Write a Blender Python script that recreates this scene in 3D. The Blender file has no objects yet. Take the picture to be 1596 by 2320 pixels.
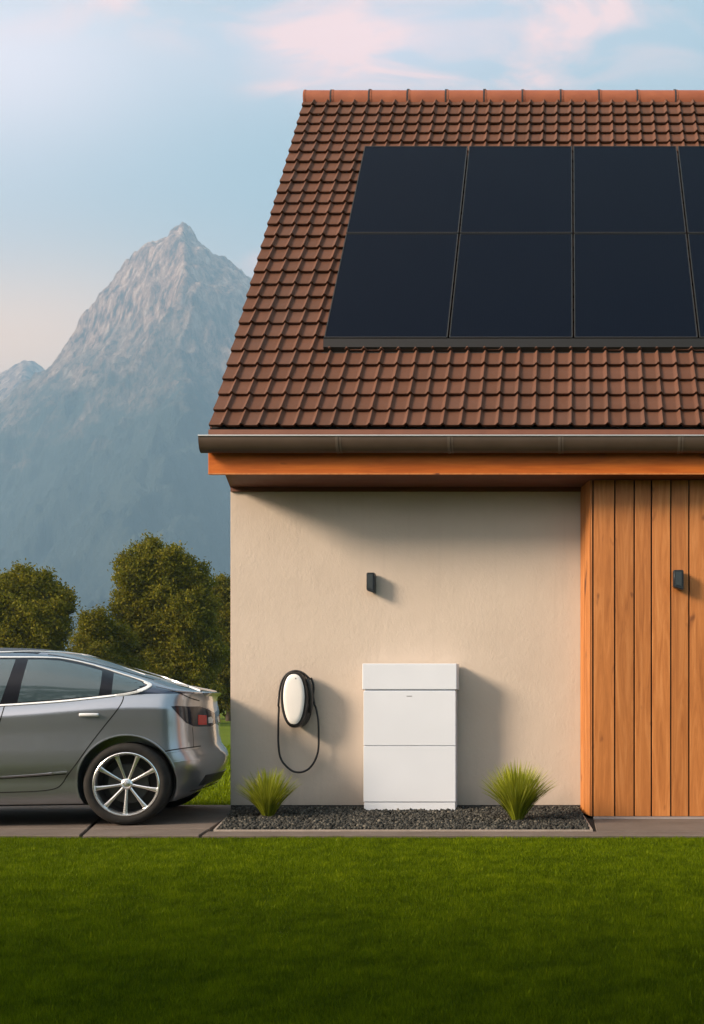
import bpy, bmesh, math, random
import numpy as np
from mathutils import Vector, Matrix, noise
from mathutils.bvhtree import BVHTree
from mathutils.geometry import delaunay_2d_cdt
random.seed(7); rng = np.random.default_rng(7)
sc = bpy.context.scene
COL = sc.collection
R = math.radians
CH = 1.053                                   # eye height
F, VX, HY = 2400.0, 1290.0, 1590.0           # focal length and vanishing point in photo units (1596 wide)

# ---------------------------------------------------------------- helpers
def setp(o, label=None, cat=None, group=None, kind=None):
    if label: o['label'] = label
    if cat: o['category'] = cat
    if group: o['group'] = group
    if kind: o['kind'] = kind
    return o
def empty(name, loc, label=None, cat=None, group=None, rz=0):
    o = bpy.data.objects.new(name, None); COL.objects.link(o)
    o.location = loc; o.rotation_euler = (0, 0, rz); o.empty_display_size = .2
    return setp(o, label, cat, group)
def root_loc(o):
    while o.parent: o = o.parent
    return o.location.copy() if o.type == 'EMPTY' else Vector((0, 0, 0))
def obj(name, bm, mat, parent=None, smooth=False, sharp=35, keep=False):
    """link a bmesh built in world coordinates as one object"""
    me = bpy.data.meshes.new(name)
    if parent is not None and not keep:
        l = root_loc(parent); bmesh.ops.translate(bm, verts=bm.verts, vec=-l)
    bm.normal_update(); bm.to_mesh(me); bm.free()
    for m in (mat if isinstance(mat, (list, tuple)) else [mat]): me.materials.append(m)
    if smooth:
        me.polygons.foreach_set('use_smooth', [True]*len(me.polygons))
        try: me.set_sharp_from_angle(angle=R(sharp))
        except Exception: pass
    o = bpy.data.objects.new(name, me); COL.objects.link(o)
    if parent is not None: o.parent = parent
    return o
def np_mesh(name, V, Fc, mat, parent=None, rnd=None, smooth=False, offset=(0, 0, 0)):
    V = np.asarray(V, np.float32) - np.asarray(offset, np.float32)
    Fc = np.asarray(Fc, np.int32); k = Fc.shape[1]
    me = bpy.data.meshes.new(name)
    me.vertices.add(len(V)); me.vertices.foreach_set('co', V.ravel())
    me.loops.add(Fc.size); me.loops.foreach_set('vertex_index', Fc.ravel())
    me.polygons.add(len(Fc)); me.polygons.foreach_set('loop_start', np.arange(0, Fc.size, k, dtype=np.int32))
    try: me.polygons.foreach_set('loop_total', np.full(len(Fc), k, np.int32))
    except Exception: pass
    me.update(calc_edges=True); me.validate()
    if smooth: me.polygons.foreach_set('use_smooth', [True]*len(Fc))
    if rnd is not None:
        a = me.attributes.new('rnd', 'FLOAT', 'FACE'); a.data.foreach_set('value', np.asarray(rnd, np.float32))
    me.materials.append(mat)
    o = bpy.data.objects.new(name, me); COL.objects.link(o)
    if parent is not None: o.parent = parent
    return o
def copy_tree(o, parent=None):
    c = o.copy(); COL.objects.link(c)
    if parent is not None: c.parent = parent
    for ch in list(o.children): copy_tree(ch, c)
    return c
def box(bm, x0, x1, y0, y1, z0, z1, bev=0.0):
    vs = [bm.verts.new((x, y, z)) for x in (x0, x1) for y in (y0, y1) for z in (z0, z1)]
    q = [(0, 1, 3, 2), (4, 6, 7, 5), (0, 4, 5, 1), (2, 3, 7, 6), (0, 2, 6, 4), (1, 5, 7, 3)]
    fs = [bm.faces.new([vs[i] for i in f]) for f in q]
    if bev > 0:
        es = list({e for f in fs for e in f.edges})
        bmesh.ops.bevel(bm, geom=es, offset=bev, segments=2, affect='EDGES', profile=.5)
    return fs
def prism(bm, poly, d0, d1, axis='x'):
    """extrude a 2D polygon; axis x: poly=(y,z); y: poly=(x,z); z: poly=(x,y)"""
    def P(p, d): return (d, p[0], p[1]) if axis == 'x' else ((p[0], d, p[1]) if axis == 'y' else (p[0], p[1], d))
    a = [bm.verts.new(P(p, d0)) for p in poly]; b = [bm.verts.new(P(p, d1)) for p in poly]
    n = len(poly)
    fs = [bm.faces.new(a), bm.faces.new(b[::-1])]
    for i in range(n): fs.append(bm.faces.new((a[i], b[i], b[(i+1) % n], a[(i+1) % n])))
    bmesh.ops.recalc_face_normals(bm, faces=fs)
    return fs
def tube(bm, pts, r, n=8, caps=True):
    pts = [Vector(p) for p in pts]; rings = []; up = None
    for i, p in enumerate(pts):
        t = (pts[min(i+1, len(pts)-1)] - pts[max(i-1, 0)]).normalized()
        if up is None: up = t.orthogonal().normalized()
        up = (up - t*up.dot(t)).normalized(); s = t.cross(up)
        rr = r[i] if isinstance(r, (list, tuple)) else r
        rings.append([bm.verts.new(p + (up*math.cos(a) + s*math.sin(a))*rr) for a in [2*math.pi*k/n for k in range(n)]])
    for a, b in zip(rings, rings[1:]):
        for k in range(n): bm.faces.new((a[k], a[(k+1) % n], b[(k+1) % n], b[k]))
    if caps: bm.faces.new(rings[0][::-1]); bm.faces.new(rings[-1])
def pchip(xs, ys):
    xs = list(xs); ys = list(ys); n = len(xs)
    h = [xs[i+1]-xs[i] for i in range(n-1)]; d = [(ys[i+1]-ys[i])/h[i] for i in range(n-1)]
    m = [d[0]] + [0 if d[i-1]*d[i] <= 0 else 2*d[i-1]*d[i]/(d[i-1]+d[i]) for i in range(1, n-1)] + [d[-1]]
    def f(x):
        if x <= xs[0]: return ys[0]
        if x >= xs[-1]: return ys[-1]
        i = 0
        while x > xs[i+1]: i += 1
        t = (x-xs[i])/h[i]
        return ((2*t**3-3*t*t+1)*ys[i] + (t**3-2*t*t+t)*h[i]*m[i] + (-2*t**3+3*t*t)*ys[i+1] + (t**3-t*t)*h[i]*m[i+1])
    return f
def smoothline(p, step=4.0):
    """Catmull-Rom through 2D points"""
    out = []; q = [p[0]] + list(p) + [p[-1]]
    for i in range(1, len(q)-2):
        a, b, c, d = [Vector(v) for v in q[i-1:i+3]]
        n = max(2, int((c-b).length/step))
        for k in range(n):
            t = k/n
            out.append(.5*((2*b) + (c-a)*t + (2*a-5*b+4*c-d)*t*t + (3*b-a-3*c+d)*t**3))
    out.append(Vector(p[-1])); return out

# ---------------------------------------------------------------- materials
def mat(name, col=(.5, .5, .5), rough=.6, metal=0., spec=.5, coat=0., build=None, **kw):
    m = bpy.data.materials.new(name); m.use_nodes = True
    nt = m.node_tree; b = nt.nodes['Principled BSDF']
    b.inputs['Base Color'].default_value = (*col, 1); b.inputs['Roughness'].default_value = rough
    b.inputs['Metallic'].default_value = metal; b.inputs['Specular IOR Level'].default_value = spec
    b.inputs['Coat Weight'].default_value = coat; b.inputs['Coat Roughness'].default_value = .05
    for k, v in kw.items(): b.inputs[k].default_value = v
    if build: build(nt, b)
    return m
def N(nt, t, **kw):
    n = nt.nodes.new(t)
    for k, v in kw.items():
        if k.startswith('i_'): n.inputs[k[2:].replace('_', ' ')].default_value = v
        else: setattr(n, k, v)
    return n
def ramp(nt, fac, stops):
    r = nt.nodes.new('ShaderNodeValToRGB'); cr = r.color_ramp
    while len(cr.elements) < len(stops): cr.elements.new(.5)
    for e, (p, c) in zip(cr.elements, stops): e.position = p; e.color = (*c, 1)
    nt.links.new(fac, r.inputs[0]); return r.outputs[0]
def objco(nt, scale=(1, 1, 1), rot=(0, 0, 0)):
    t = nt.nodes.new('ShaderNodeNewGeometry'); m = nt.nodes.new('ShaderNodeMapping')
    m.inputs['Scale'].default_value = scale; m.inputs['Rotation'].default_value = rot
    nt.links.new(t.outputs['Position'], m.inputs[0]); return m.outputs[0]
def noi(nt, vec, scale, detail=4, rough=.55, dist=0.):
    n = nt.nodes.new('ShaderNodeTexNoise'); n.inputs['Scale'].default_value = scale
    n.inputs['Detail'].default_value = detail; n.inputs['Roughness'].default_value = rough; n.inputs['Distortion'].default_value = dist
    nt.links.new(vec, n.inputs['Vector']); return n.outputs['Fac']
def bump(nt, b, h, strength, dist=.01):
    n = nt.nodes.new('ShaderNodeBump'); n.inputs['Strength'].default_value = strength; n.inputs['Distance'].default_value = dist
    nt.links.new(h, n.inputs['Height'])
    if b.inputs['Normal'].links: nt.links.new(b.inputs['Normal'].links[0].from_socket, n.inputs['Normal'])
    nt.links.new(n.outputs[0], b.inputs['Normal'])
def mixc(nt, fac, a, b, mode='MIX'):
    m = nt.nodes.new('ShaderNodeMix'); m.data_type = 'RGBA'; m.blend_type = mode
    for s, v in ((m.inputs[0], fac), (m.inputs[6], a), (m.inputs[7], b)):
        if hasattr(v, 'links') or hasattr(v, 'is_linked'): nt.links.new(v, s)
        else: s.default_value = v if isinstance(v, (int, float)) else (*v, 1)
    return m.outputs[2]
def math_(nt, op, a, b=None, c=None, clamp=False):
    m = nt.nodes.new('ShaderNodeMath'); m.operation = op; m.use_clamp = clamp
    for s, v in zip(m.inputs, (a, b, c)):
        if v is None: continue
        if hasattr(v, 'is_linked'): nt.links.new(v, s)
        else: s.default_value = v
    return m.outputs[0]
def two(c1, c2, scale=3, bscale=None, bstr=0, bdist=.01, stretch=(1, 1, 1), lo=.3, hi=.7, detail=5):
    def f(nt, b):
        co = objco(nt, stretch)
        nt.links.new(ramp(nt, noi(nt, co, scale, detail), [(lo, c1), (hi, c2)]), b.inputs['Base Color'])
        if bscale: bump(nt, b, noi(nt, co, bscale, 6), bstr, bdist)
    return f
def rndcol(stops, sat=None):
    def f(nt, b):
        a = N(nt, 'ShaderNodeAttribute', attribute_name='rnd')
        nt.links.new(ramp(nt, a.outputs['Fac'], stops), b.inputs['Base Color'])
    return f
def leafmat(name, stops, trans=.35, rough=.6):
    m = bpy.data.materials.new(name); m.use_nodes = True; nt = m.node_tree
    b = nt.nodes['Principled BSDF']; out = nt.nodes['Material Output']
    b.inputs['Roughness'].default_value = rough; b.inputs['Specular IOR Level'].default_value = .08
    a = N(nt, 'ShaderNodeAttribute', attribute_name='rnd'); c = ramp(nt, a.outputs['Fac'], stops)
    nt.links.new(c, b.inputs['Base Color'])
    t = nt.nodes.new('ShaderNodeBsdfTranslucent'); nt.links.new(c, t.inputs[0])
    mx = nt.nodes.new('ShaderNodeMixShader'); mx.inputs[0].default_value = trans
    nt.links.new(b.outputs[0], mx.inputs[1]); nt.links.new(t.outputs[0], mx.inputs[2]); nt.links.new(mx.outputs[0], out.inputs[0])
    return m

def _stucco(nt, b):
    co = objco(nt)
    big = noi(nt, co, 1.3, 3); fine = noi(nt, co, 9, 4)
    c = ramp(nt, big, [(.25, (.52, .438, .365)), (.75, (.575, .49, .412))])
    c = mixc(nt, math_(nt, 'MULTIPLY', fine, .22), c, (.42, .35, .28))
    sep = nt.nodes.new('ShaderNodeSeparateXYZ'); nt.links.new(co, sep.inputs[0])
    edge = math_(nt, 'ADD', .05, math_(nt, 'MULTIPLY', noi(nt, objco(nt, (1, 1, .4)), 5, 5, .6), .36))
    foot_shade = math_(nt, 'MULTIPLY', math_(nt, 'SUBTRACT', edge, math_(nt, 'SUBTRACT', sep.outputs[2], .06), clamp=True), 1.9, clamp=True)
    c = mixc(nt, foot_shade, c, (.27, .235, .205))  # shading at the wall foot, put into the colour as a ragged grey band
    st_ = ramp(nt, noi(nt, objco(nt, (9, 9, .5)), 1.5, 5, .6), [(.55, (0, 0, 0)), (.75, (.16, .16, .16))])
    c = mixc(nt, st_, c, (.33, .28, .23))
    nt.links.new(c, b.inputs['Base Color'])
    co2 = objco(nt, (1, 1, .75), (0, R(35), 0))
    msk = ramp(nt, noi(nt, objco(nt), 3.2, 5, .6), [(.40, (.15, .15, .15)), (.68, (1, 1, 1))])
    mm = math_(nt, 'MULTIPLY', noi(nt, co2, 30, 4, .6, .5), msk)
    bump(nt, b, mm, .45, .009)
    bump(nt, b, noi(nt, co, 120, 3, .6), .35, .002)
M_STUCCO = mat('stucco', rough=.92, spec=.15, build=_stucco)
def wood(c1, c2, c3, axis='z', offs=0, gloss=.55):
    def f(nt, b):
        st = {'z': (6, 6, .45), 'x': (.45, 6, 6)}[axis]
        co = objco(nt, st)
        a = N(nt, 'ShaderNodeAttribute', attribute_name='rnd')
        shift = nt.nodes.new('ShaderNodeVectorMath'); shift.operation = 'ADD'
        cmb = nt.nodes.new('ShaderNodeCombineXYZ')
        k = math_(nt, 'MULTIPLY', a.outputs['Fac'], 37.0)
        for i in range(3): nt.links.new(k, cmb.inputs[i])
        nt.links.new(co, shift.inputs[0]); nt.links.new(cmb.outputs[0], shift.inputs[1]); co = shift.outputs[0]
        g = noi(nt, co, 2.2, 8, .62, 1.4); fine = noi(nt, co, 14, 5, .7)
        c = ramp(nt, g, [(.3, c1), (.52, c2), (.7, c3)])
        c = mixc(nt, math_(nt, 'MULTIPLY', fine, .5), c, tuple(v*.5 for v in c1))
        kn = noi(nt, objco(nt, (5, 5, 2.2) if axis == 'z' else (2.2, 5, 5)), 1.7, 2, .5)
        c = mixc(nt, math_(nt, 'MULTIPLY', math_(nt, 'SUBTRACT', kn, .665, clamp=True), 9, clamp=True), c, (.10, .03, .01))
        hs = nt.nodes.new('ShaderNodeHueSaturation'); nt.links.new(c, hs.inputs['Color'])
        nt.links.new(math_(nt, 'MULTIPLY_ADD', a.outputs['Fac'], .22, .89), hs.inputs['Value'])
        nt.links.new(hs.outputs[0], b.inputs['Base Color'])
        bump(nt, b, fine, .25, .002)
    return f
M_CLAD = mat('larch_cladding', rough=.55, spec=.35, build=wood((.33, .112, .026), (.50, .185, .048), (.61, .255, .080)))
M_FASCIA = mat('orange_fascia_wood', rough=.55, spec=.2, build=wood((.40, .085, .008), (.56, .135, .014), (.66, .18, .02), 'x'))
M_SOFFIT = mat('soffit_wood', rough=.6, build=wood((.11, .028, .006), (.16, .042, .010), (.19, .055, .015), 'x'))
M_DARK = mat('dark_gap', (.006, .006, .006), .9)
def _tile(nt, b):
    a = N(nt, 'ShaderNodeAttribute', attribute_name='rnd')
    c = ramp(nt, a.outputs['Fac'], [(0, (.096, .039, .021)), (.5, (.108, .045, .025)), (.85, (.120, .051, .030)), (1, (.102, .047, .030))])
    co = objco(nt)
    c = mixc(nt, math_(nt, 'MULTIPLY', noi(nt, co, 6, 5), .5), c, (.085, .042, .029))
    c = mixc(nt, ramp(nt, noi(nt, co, 60, 3), [(.6, (0, 0, 0)), (.8, (.4, .4, .4))]), c, (.12, .085, .065))
    c = mixc(nt, ramp(nt, noi(nt, objco(nt, (1.6, .5, .5)), 1.6, 7, .65), [(.48, (0, 0, 0)), (.72, (.55, .55, .55))]), c, (.070, .036, .024))
    nt.links.new(c, b.inputs['Base Color']); bump(nt, b, noi(nt, co, 90, 4), .25, .003)
M_TILE = mat('clay_tile', rough=.68, spec=.18, build=_tile)
M_RIDGE = mat('terracotta_ridge', rough=.6, spec=.3, build=two((.22, .062, .028), (.29, .088, .038), 5, 60, .2, .003))
M_CLIP = mat('dark_clip', (.03, .032, .035), .4, .6)
M_GUTTER = mat('brown_gutter_metal', rough=.38, metal=.35, build=two((.072, .048, .031), (.092, .062, .042), 4))
M_BRACKET = mat('gutter_bracket_metal', (.13, .10, .075), .35, .5)
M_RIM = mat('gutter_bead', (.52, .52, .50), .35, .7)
M_EAVE = mat('eave_strip', rough=.6, build=two((.15, .052, .028), (.19, .068, .036), 7))
def _pvg(nt, b):
    co = objco(nt, (1, 1, 1))
    sep = nt.nodes.new('ShaderNodeSeparateXYZ'); nt.links.new(co, sep.inputs[0])
    w = math_(nt, 'FRACT', math_(nt, 'MULTIPLY', sep.outputs[0], 34.0))
    line = math_(nt, 'LESS_THAN', w, .08)
    c = mixc(nt, math_(nt, 'MULTIPLY', line, .5), (.0028, .0050, .0115), (.008, .011, .019))
    c = mixc(nt, math_(nt, 'MULTIPLY', noi(nt, co, .8, 2), .5), c, (.005, .007, .012))
    nt.links.new(c, b.inputs['Base Color'])
    bump(nt, b, noi(nt, co, 1.2, 1), .04, .05)
M_PV = mat('solar_glass', rough=.14, spec=.45, build=_pvg)
M_PV.node_tree.nodes['Principled BSDF'].inputs['Specular IOR Level'].default_value = .03
M_PVF = mat('black_anodised_frame', (.02, .018, .016), .35, .5)
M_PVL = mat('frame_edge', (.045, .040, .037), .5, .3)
def _white(nt, b):
    co = objco(nt)
    nt.links.new(ramp(nt, noi(nt, co, 2, 3), [(.3, (.63, .665, .73)), (.7, (.67, .705, .77))]), b.inputs['Base Color'])
    bump(nt, b, noi(nt, co, 300, 2), .04, .001)
M_WHITE = mat('white_coated_steel', rough=.38, spec=.4, build=_white)
M_WGLOSS = mat('white_gloss_cover', rough=.2, spec=.5, coat=.4, build=two((.74, .72, .69), (.78, .76, .73), 3))
M_BLK = mat('black_plastic', (.012, .012, .013), .38)
M_BLK2 = mat('charcoal_plastic', (.035, .033, .032), .45)
M_RUB = mat('cable_rubber', (.010, .010, .011), .5)
M_LAMP = mat('lamp_housing', (.022, .027, .031), .35, .3)
M_LAMPF = mat('lamp_front', (.05, .062, .068), .3, .4)
M_MARK = mat('grey_mark', (.12, .12, .13), .5)
def _conc(nt, b):
    co = objco(nt)
    c = ramp(nt, noi(nt, co, 2.2, 6, .65), [(.3, (.105, .084, .071)), (.7, (.165, .133, .114))])
    c = mixc(nt, ramp(nt, noi(nt, co, 70, 4, .7), [(.45, (0, 0, 0)), (.75, (.7, .7, .7))]), c, (.09, .073, .062))
    c = mixc(nt, ramp(nt, noi(nt, co, .9, 4, .6), [(.5, (0, 0, 0)), (.75, (.35, .35, .35))]), c, (.10, .082, .07))
    nt.links.new(c, b.inputs['Base Color']); bump(nt, b, noi(nt, co, 140, 4, .7), .5, .004)
M_CONC = mat('concrete', rough=.88, spec=.2, build=_conc)
M_EDGE = mat('bed_edging', rough=.6, build=two((.27, .225, .19), (.35, .295, .255), 9))
M_STEP = mat('threshold_stone', rough=.8, build=two((.19, .17, .165), (.25, .23, .225), 8, 90, .3, .003))
M_SOIL = mat('dark_soil', rough=1, build=two((.012, .011, .010), (.03, .027, .023), 12, 60, .6, .01))
M_STONE = mat('dark_gravel', rough=.75, spec=.3, build=rndcol([(0, (.015, .015, .013)), (.5, (.034, .034, .029)), (.85, (.064, .061, .051)), (1, (.13, .118, .095))]))
def _fieldm(nt, b):
    co = objco(nt)
    c = ramp(nt, noi(nt, co, .35, 6), [(.3, (.085, .12, .006)), (.7, (.12, .155, .010))])
    c = mixc(nt, math_(nt, 'MULTIPLY', noi(nt, co, 30, 5), .6), c, (.055, .08, .006))
    nt.links.new(c, b.inputs['Base Color']); bump(nt, b, noi(nt, co, 40, 5), .8, .03)
M_FIELD = mat('field_grass', rough=.95, spec=.1, build=_fieldm)
M_TURF = mat('turf_base', rough=1, spec=.05, build=two((.040, .062, .003), (.062, .092, .004), 14, 60, .8, .02))
M_LAWN = leafmat('lawn_blades', [(0, (.048, .080, .001)), (.45, (.108, .160, .001)), (.8, (.160, .220, .002)), (1, (.24, .29, .006))], .3)
M_TUFT = leafmat('tuft_blades', [(0, (.13, .16, .012)), (.5, (.29, .33, .025)), (.9, (.44, .46, .06)), (1, (.62, .60, .18))], .3, .45)
M_LEAF = leafmat('tree_leaves', [(0, (.072, .078, .006)), (.45, (.135, .130, .008)), (.8, (.20, .175, .012)), (1, (.34, .26, .02))], .35)
M_LEAF2 = leafmat('tree_leaves_dark', [(0, (.055, .06, .006)), (.5, (.12, .115, .009)), (.85, (.20, .17, .012)), (1, (.31, .24, .02))], .35)
M_BARK = mat('bark', rough=.95, build=two((.035, .026, .018), (.07, .052, .036), 8, 20, .7, .03))
def _rock(nt, b):
    co = objco(nt, (1, 1, 1.5), (0, R(38), 0))
    sep = nt.nodes.new('ShaderNodeSeparateXYZ'); nt.links.new(objco(nt), sep.inputs[0])
    st = noi(nt, objco(nt, (1.0, 1.0, .33), (0, R(-35), 0)), .030, 10, .76, .2)
    rock = ramp(nt, st, [(.40, (.08, .05, .04)), (.47, (.36, .20, .135)), (.54, (.66, .39, .26)), (.62, (.95, .68, .52))])
    low = ramp(nt, noi(nt, co, .004, 6, .6), [(.3, (.075, .105, .10)), (.7, (.13, .155, .13))])
    hgt = math_(nt, 'ADD', sep.outputs[2], math_(nt, 'MULTIPLY', math_(nt, 'SUBTRACT', noi(nt, co, .004, 7, .65), .5), 1500))
    f = ramp(nt, math_(nt, 'DIVIDE', hgt, 2000), [(.40, (0, 0, 0)), (.72, (1, 1, 1))])
    nt.links.new(mixc(nt, f, low, rock), b.inputs['Base Color'])
    bump(nt, b, st, 1.0, 55.0)
M_ROCK = mat('mountain_rock', rough=.95, spec=.1, build=_rock)
def _paint(nt, b):
    co = objco(nt)
    bump(nt, b, noi(nt, co, 3.0, 1), .02, .01)
M_PAINT = mat('silver_grey_paint', (.34, .36, .40), .30, .82, .5, 1.0, build=_paint)
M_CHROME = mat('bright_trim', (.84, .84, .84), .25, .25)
M_RIMM = mat('alloy_rim', (.78, .78, .78), .25, .9)
M_TYRE = mat('tyre_rubber', rough=.82, spec=.25, build=two((.017, .016, .015), (.026, .024, .022), 20, 120, .3, .002))
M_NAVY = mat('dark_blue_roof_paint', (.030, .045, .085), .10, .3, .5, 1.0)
M_GLASS = mat('tinted_window', (.055, .085, .098), .04, .0, .7, .35)
M_PILLAR = mat('gloss_black_pillar', (.006, .008, .014), .35, .0, .25, .0)
M_RED = mat('red_lens', (.55, .012, .006), .2, 0, .5, .6)
M_LENS = mat('smoked_lens', (.012, .016, .028), .12, 0, .4, .0)
M_DISC = mat('brake_disc', (.10, .10, .10), .4, .9)

# ---------------------------------------------------------------- ground, pavement, lawn
def sheet(name, poly, z, m, kind='structure', label=None):
    bm = bmesh.new(); bm.faces.new([bm.verts.new((x, y, z)) for x, y in poly])
    for f in bm.faces:
        f.normal_update()
        if f.normal.z < 0: f.normal_flip()
    o = obj(name, bm, m); o['kind'] = kind
    if label: o['label'] = label
    return o
bm = bmesh.new()
gx = [-9000, -2500, -800, -250, -80, -30, 30, 80, 250, 800, 2500, 9000]
gy = [-600, -60, 0, 30, 80, 200, 600, 1500, 3500, 9000]
gv = [[bm.verts.new((x, y, -.045)) for y in gy] for x in gx]
for i in range(len(gx)-1):
    for j in range(len(gy)-1): bm.faces.new((gv[i][j], gv[i+1][j], gv[i+1][j+1], gv[i][j+1]))
obj('ground', bm, M_FIELD)['kind'] = 'structure'
sheet('lawn_soil', [(-14, -4), (9, -4), (9, 8.335), (-14, 8.335)], -.032, M_TURF)

def shrink(poly, g):
    c = Vector((sum(p[0] for p in poly)/len(poly), sum(p[1] for p in poly)/len(poly)))
    out = []; n = len(poly)
    area = sum(poly[i][0]*poly[(i+1) % n][1]-poly[(i+1) % n][0]*poly[i][1] for i in range(n)); s = 1 if area > 0 else -1
    for i in range(n):
        p0, p1, p2 = Vector(poly[i-1]), Vector(poly[i]), Vector(poly[(i+1) % n])
        a = (p1-p0).normalized(); b = (p2-p1).normalized()
        na = Vector((-a.y, a.x))*s; nb = Vector((-b.y, b.x))*s
        k = (na+nb); k = k/(max(.2, k.dot(na)))
        out.append(tuple(p1 + k*g))
    return out
def slab(name, poly, z1, m, th=.1, bev=.006):
    bm = bmesh.new(); fs = prism(bm, shrink(poly, .007), z1-th, z1, 'z')
    top = [e for e in bm.edges if all(v.co.z > z1-1e-4 for v in e.verts)]
    bmesh.ops.bevel(bm, geom=top, offset=bev, segments=1, affect='EDGES')
    o = obj(name, bm, m); o['kind'] = 'structure'; return o
J1 = lambda y: -3.84 + (y-8.34)*(-.36/1.125)
J2 = lambda y: -2.905 + (y-8.37)*(-.30/1.99)
ks = 8.80
sheet('joint_bed', [(-16, 8.33), (8, 8.33), (8, 9.9), (-3.3, 9.9), (-3.3, 10.78), (-16, 10.78)], -.02, M_DARK)
slab('kerb', [(-16, 8.34), (J1(8.34)-.012, 8.34), (J1(ks)-.012, ks), (-16, ks)], 0, M_CONC)
slab('kerb', [(J1(8.34), 8.34), (J2(8.34)-.012, 8.34), (J2(ks)-.012, ks), (J1(ks), ks)], 0, M_CONC)
slab('kerb', [(J2(8.34), 8.34), (8, 8.34), (8, 8.60), (J2(8.60), 8.60)], 0, M_CONC)
slab('driveway', [(-16, ks), (J1(ks)-.012, ks), (J1(10.8)-.012, 10.8), (-16, 10.8)], 0, M_CONC)
slab('driveway', [(J1(ks), ks), (J2(ks)-.012, ks), (J2(9.98)-.012, 9.98), (-3.3, 10.8), (J1(10.8), 10.8)], 0, M_CONC)
slab('path', [(.215, 8.60), (8, 8.60), (8, 9.52), (.215, 9.52)], 0, M_CONC)
slab('door_step', [(.215, 9.52), (8, 9.52), (8, 9.70), (.215, 9.70)], .006, M_STEP)

# gravel bed with edging
BL = lambda y: -2.88 + (y-8.6)*(-.30/1.4); BR = lambda y: .185 + (y-8.6)*(-.075/1.4)
sheet('bed_soil', [(BL(8.62), 8.62), (BR(8.62), 8.62), (BR(10.0), 9.998), (BL(10.0), 9.998)], .0, M_SOIL)
bm = bmesh.new()
box(bm, BL(8.6)-.01, BR(8.6)+.01, 8.604, 8.616, -.02, .012, .002)
for Bf, s in ((BL, -1), (BR, 1)):
    prism(bm, [(Bf(8.62)-.008, 8.62), (Bf(8.62)+.008, 8.62), (Bf(9.98)+.008, 9.98), (Bf(9.98)-.008, 9.98)], -.02, .014, 'z')
obj('bed_edging', bm, M_EDGE)['kind'] = 'structure'
def gravel():
    ico = bmesh.new(); bmesh.ops.create_icosphere(ico, subdivisions=1, radius=1)
    bv = np.array([v.co[:] for v in ico.verts]); bf = np.array([[v.index for v in f.verts] for f in ico.faces]); ico.free()
    n = 11500
    y = rng.uniform(8.63, 9.985, n); t = rng.uniform(0, 1, n)
    x = (BL(y)+.02) + t*((BR(y)-.02) - (BL(y)+.02))
    s = rng.uniform(.010, .024, n)
    zc = .003 + (y-8.6)/1.4*.051 + rng.uniform(-.008, .012, n)
    q = rng.normal(size=(n, 4)); q /= np.linalg.norm(q, axis=1)[:, None]
    w, a, b, c = q.T
    Rm = np.stack([1-2*(b*b+c*c), 2*(a*b-c*w), 2*(a*c+b*w), 2*(a*b+c*w), 1-2*(a*a+c*c), 2*(b*c-a*w), 2*(a*c-b*w), 2*(b*c+a*w), 1-2*(a*a+b*b)], 1).reshape(n, 3, 3)
    base = bv[None]*np.stack([s, s*rng.uniform(.6, 1, n), s*rng.uniform(.45, .8, n)], 1)[:, None, :]
    base = base*rng.uniform(.78, 1.15, (n, len(bv), 1))
    V = np.einsum('nij,nvj->nvi', Rm, base) + np.stack([x, y, zc], 1)[:, None, :]
    Fc = bf[None] + (np.arange(n)*len(bv))[:, None, None]
    r = np.repeat(rng.uniform(0, 1, n)**1.4, len(bf))
    o = np_mesh('gravel', V.reshape(-1, 3), Fc.reshape(-1, 3), M_STONE, rnd=r)
    setp(o, 'dark grey gravel filling the bed along the stucco wall', 'gravel', None, 'stuff')
gravel()

def blades(n, X, Y, Z, h, w, lean, rnd, two_seg=False):
    """one bent tapered blade per root; returns verts, tris"""
    a = rng.uniform(0, 2*np.pi, n); la = rng.uniform(0, 2*np.pi, n)
    dx, dy = np.cos(a)*w/2, np.sin(a)*w/2
    lx, ly = np.cos(la)*lean*h, np.sin(la)*lean*h
    P = np.stack([X, Y, Z], 1)
    d = np.stack([dx, dy, np.zeros(n)], 1); tip = P + np.stack([lx, ly, h*np.sqrt(np.maximum(.05, 1-lean**2))], 1)
    V = np.stack([P-d, P+d, tip], 1).reshape(-1, 3); Fc = np.arange(3*n).reshape(-1, 3)
    return V, Fc, rnd
_G = rng.uniform(0, 1, (257, 257))
def gnoise(x, y, cell):
    u = (x/cell*.8+y/cell*.6) % 256; v = (y/cell*.8-x/cell*.6) % 256; i = u.astype(int); j = v.astype(int); a = u-i; b = v-j
    a = a*a*(3-2*a); b = b*b*(3-2*b)
    return (_G[i, j]*(1-a)+_G[i+1, j]*a)*(1-b) + (_G[i, j+1]*(1-a)+_G[i+1, j+1]*a)*b
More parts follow.
